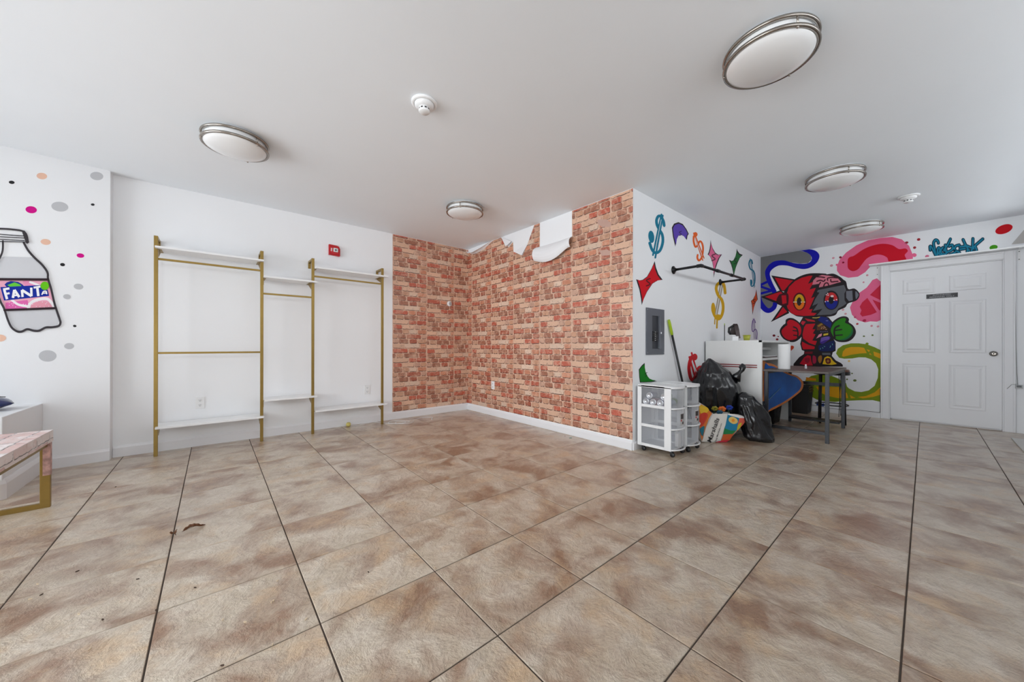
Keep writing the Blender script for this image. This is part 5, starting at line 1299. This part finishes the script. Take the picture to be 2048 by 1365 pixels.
bag_poly([(125, 1090), (180, 1060), (160, 1180), (135, 1160)], (20, 120, 140), 0.010, 'teal_leaf', body, True)
bag_poly([(487, 898), (635, 955), (600, 1110), (520, 1120), (440, 1085), (458, 1040)], (20, 130, 170), 0.007, 'teal_panel', body)
bag_poly([(440, 1085), (520, 1115), (595, 1112), (540, 1170), (425, 1165)], (20, 130, 70), 0.008, 'green_panel', body)
bag_poly([(425, 1165), (540, 1160), (590, 1120), (505, 1245), (395, 1250)], (206, 90, 40), 0.008, 'orange_panel', body)
bag_poly([(635, 955), (748, 945), (690, 1030), (600, 1130), (610, 1060)], (222, 96, 76), 0.007, 'coral_panel', body)
bag_poly([(620, 1040), (665, 1015), (640, 1080), (600, 1110)], (206, 190, 40), 0.009, 'lime_petal', body, True)
bag_poly([(495, 960), (540, 935), (600, 965), (610, 1010), (560, 1030), (505, 1000)], (236, 200, 110), 0.010, 'pale_flower', body, True); bag_poly([(530, 975), (560, 965), (575, 990), (545, 1005)], (240, 150, 40), 0.012, 'flower_heart', body, True)
bag_poly([(485, 893), (640, 925), (752, 946), (740, 958), (630, 952), (487, 912)], (240, 236, 232), 0.010, 'bag_hem', body)
bag_poly([(330, 1262), (430, 1240), (500, 1235), (470, 1266), (330, 1282)], (200, 36, 60), 0.010, 'crimson_hem', body)
BLKI = mat('black_print', srgb(24, 22, 22), 0.5)
def bag_text(s_, a, b, hgt, bold, off):
    """lettering running from pixel a to pixel b on the bag front"""
    pa2, pb2 = P6(*a, off), P6(*b, off); xd = (pb2 - pa2); ln = xd.length; xd.normalize(); yd = bn.cross(xd).normalized()
    me = text_mesh(s_, 1.0, bold, 'LEFT'); wd = max(v.co.x for v in me.vertices)
    sc = ln / wd
    M_ = Ml @ Matrix(((xd.x * sc, yd.x * hgt, bn.x, pa2.x), (xd.y * sc, yd.y * hgt, bn.y, pa2.y), (xd.z * sc, yd.z * hgt, bn.z, pa2.z), (0, 0, 0, 1)))
    me.transform(M_); me.materials.append(BLKI); link('lettering', me, body)
bag_text('Marshalls', (238, 1268), (352, 955), 0.066, 0.012, 0.013)
bag_text('Shop Marshalls.com', (318, 1268), (398, 1022), 0.024, 0.004, 0.013)
# toys and flowers poking out of the bag
def bloom(px_, py_, col, ccol, label, r=0.035):
    v = P6(px_, py_, -0.01); o = thing('fabric_flower', label, 'flower', tuple(v), 0, 'fabric flowers in the shopping bag')
    mb = MB()
    for k in range(6):
        a = k * math.pi / 3; mb.lathe([(0, -0.006), (r * .42, -0.003), (r * .5, 0.002), (r * .3, 0.007), (0, 0.008)], seg=14, M=Matrix.Rotation(math.radians(-35), 4, 'X') @ Matrix.Rotation(math.radians(50), 4, 'Y') @ Matrix.Translation((r * .62 * math.cos(a), r * .62 * math.sin(a), 0)))
    mb.build('petals', mat('petal_%d_%d_%d' % col, srgb(*col), 0.5), o)
    mb = MB(); mb.lathe([(0, 0.004), (r * .35, 0.006), (r * .2, 0.016), (0, 0.018)], seg=14, M=Matrix.Rotation(math.radians(-35), 4, 'X') @ Matrix.Rotation(math.radians(50), 4, 'Y')); mb.build('flower_heart', mat('petal_%d_%d_%d' % ccol, srgb(*ccol), 0.5), o)
    MB().tube([(0, 0, 0), (0.01, 0.01, -0.03), (0.02, 0.02, -0.10)], 0.004, 6).build('stem', mat('stem_green', srgb(40, 80, 50), 0.6), o)
bloom(425, 838, (236, 116, 50), (250, 190, 90), 'orange fabric flower in the shopping bag')
bloom(520, 820, (24, 60, 170), (20, 30, 100), 'blue fabric flower in the shopping bag', 0.032)
bloom(330, 832, (150, 140, 40), (60, 60, 30), 'olive fabric flower in the shopping bag', 0.030)
bloom(395, 880, (40, 90, 120), (20, 50, 60), 'dark teal fabric flower in the shopping bag', 0.028)

# ------------------------------------------------------------------ things lying on the floor
cd_ = smooth_open([(1.30, 4.60, 0.003), (1.42, 4.60, 0.003), (1.55, 4.66, 0.003), (1.60, 4.655, 0.004), (1.66, 4.56, 0.003), (1.74, 4.42, 0.003), (1.86, 4.36, 0.003), (1.93, 4.46, 0.004), (1.84, 4.56, 0.006), (1.72, 4.50, 0.008), (1.74, 4.38, 0.010), (1.88, 4.33, 0.012), (1.96, 4.40, 0.010), (1.80, 4.44, 0.012), (1.78, 4.33, 0.014), (1.90, 4.29, 0.008), (1.99, 4.34, 0.004), (2.05, 4.44, 0.003), (2.2, 4.52, 0.003), (2.32, 4.46, 0.003), (2.28, 4.38, 0.003)], 6)
cdo = thing('charging_cable', 'loose coil of thin white cable on the floor by the last gold post', 'cable', (1.8, 4.45, 0)); Ml = local(cdo)
lb(MB().tube(cd_, 0.0028, 6)).build('cable_line', PLASTIC, cdo)
lb(MB().tube([cd_[-1], (2.26, 4.35, 0.004), (2.25, 4.33, 0.004)], 0.006, 8)).build('plug', PLASTIC, cdo)
p = on_z(695, 849.5); 
t = thing('yellow_ball', 'small yellow ribbed ball on the floor under the right shelf', 'ball', (1.27, 4.615, 0.0))
mb = MB(); mb.lathe([(0, 0)] + [(0.027 * math.sin(a), 0.027 - 0.027 * math.cos(a)) for a in (k * math.pi / 12 for k in range(1, 12))] + [(0, 0.054)], seg=20); mb.build('ball_body', mat('yellow_rubber', srgb(214, 200, 116), 0.5), t)
mb = MB()
for k in range(10):
    a = k * math.pi / 5; mb.tube([(0.0275 * math.sin(b) * math.cos(a), 0.0275 * math.sin(b) * math.sin(a), 0.027 - 0.0275 * math.cos(b)) for b in (0.3, 0.8, 1.57, 2.3, 2.8)], 0.002, 5)
mb.build('ribs', MATS['yellow_rubber'], t)
def leaf(px_, py_, ln, wd, rz, label):
    p = on_z(px_, py_); t = thing('dry_leaf', label, 'leaf', (p.x, p.y, 0.001), rz, 'dry leaves on the floor')
    mb = MB(); n_ = 10; L_, R_, C2 = [], [], []
    for k in range(n_ + 1):
        u = k / n_; hw = wd * math.sin(math.pi * u) ** 0.7 * (1 + 0.25 * math.sin(u * 23)); z = 0.004 + 0.012 * math.sin(math.pi * u * 1.3)
        x = (u - .5) * ln
        L_.append(mb.bm.verts.new((x, hw, z + 0.010 * (1 if k % 2 else .6)))); R_.append(mb.bm.verts.new((x, -hw, z + 0.008))); C2.append(mb.bm.verts.new((x, 0, max(0.001, z - 0.003))))
    for k in range(n_):
        mb.bm.faces.new((C2[k], C2[k + 1], L_[k + 1], L_[k])); mb.bm.faces.new((R_[k], R_[k + 1], C2[k + 1], C2[k]))
    mb.build('blade', mat('dry_leaf_brown', srgb(112, 70, 42), 0.7, noise_amt=0.3, nscale=30), t)
    MB().tube([(-ln / 2 - 0.006, 0, 0.003), (-ln / 2, 0, 0.004), (0, 0, 0.012), (ln / 2, 0, 0.005)], 0.0012, 5).build('midrib', mat('leaf_stalk', srgb(90, 56, 34), 0.7), t)
leaf(389, 1058, 0.09, 0.014, math.radians(10), 'larger curled brown dry leaf on the floor tiles')
leaf(347, 1071, 0.035, 0.014, math.radians(120), 'smaller brown dry leaf on the joint beside the larger one')
CH = mat('pale_wood_chip', srgb(220, 200, 170), 0.8)
rnd = random.Random(11)
def chip(px_, py_, s_, m, name, label, grp, cat):
    p = on_z(px_, py_); o = MB(); pl = [(s_ * rnd.uniform(.6, 1.1) * math.cos(a), s_ * rnd.uniform(.2, .45) * math.sin(a), 0) for a in (k * math.pi / 3 for k in range(6))]
    o.prism(pl, (0, 0, 0.003)); ob = o.build(name, m); ob.location = (p.x, p.y, 0.001); ob.rotation_euler = (0, 0, rnd.uniform(0, 6)); tag(ob, label, cat, grp)
for x, y in ((555, 1163), (543, 1206), (547, 1203), (446, 1241), (612, 1240), (490, 1246), (818, 1305), (60, 1200), (158, 1230), (545, 1292), (180, 1300), (75, 1170), (870, 1137)): chip(x, y, 0.007, CH, 'wood_chip', 'tiny pale wood chip scattered on the floor tiles', 'wood chips on the floor', 'chip')
DK = mat('dark_debris', srgb(70, 52, 40), 0.8)
for x, y in ((390, 1177), (155, 1144), (83, 1191), (205, 1241), (312, 1222), (231, 975), (445, 1333), (737, 1146), (275, 1160)): chip(x, y, 0.007, DK, 'dark_crumb', 'tiny dark crumb scattered on the floor tiles', 'dark crumbs on the floor', 'crumb')
GR_ = mat('teal_plastic_bit', srgb(20, 120, 100), 0.4)
for x, y, l_ in ((1148, 872, 'teal plastic bit touching the baseboard'), (1141, 877, 'teal plastic bit farther from the baseboard'), ): chip(x, y, 0.018, GR_, 'plastic_bit', l_, 'teal plastic bits', 'plastic bit')
chip(1130, 873, 0.010, mat('red_plastic_bit', srgb(170, 90, 80), 0.5), 'plastic_bit', 'small reddish plastic bit by the brick wall', None, 'plastic bit')
chip(1704, 861, 0.02, PLASTIC, 'paper_scrap', 'small white scrap on the floor right of the work table', None, 'scrap')
# pale board lying on the floor at the right edge
bo = thing('white_floor_board', 'flat off white board lying on the floor right of the door', 'board', (6.0, -0.77, 0))
MB().box(-0.7, 0.585, -0.16, 0.168, 0.0005, 0.014, bev=0.002).build('board_sheet', mat('off_white_board', srgb(222, 220, 214), 0.5), bo)
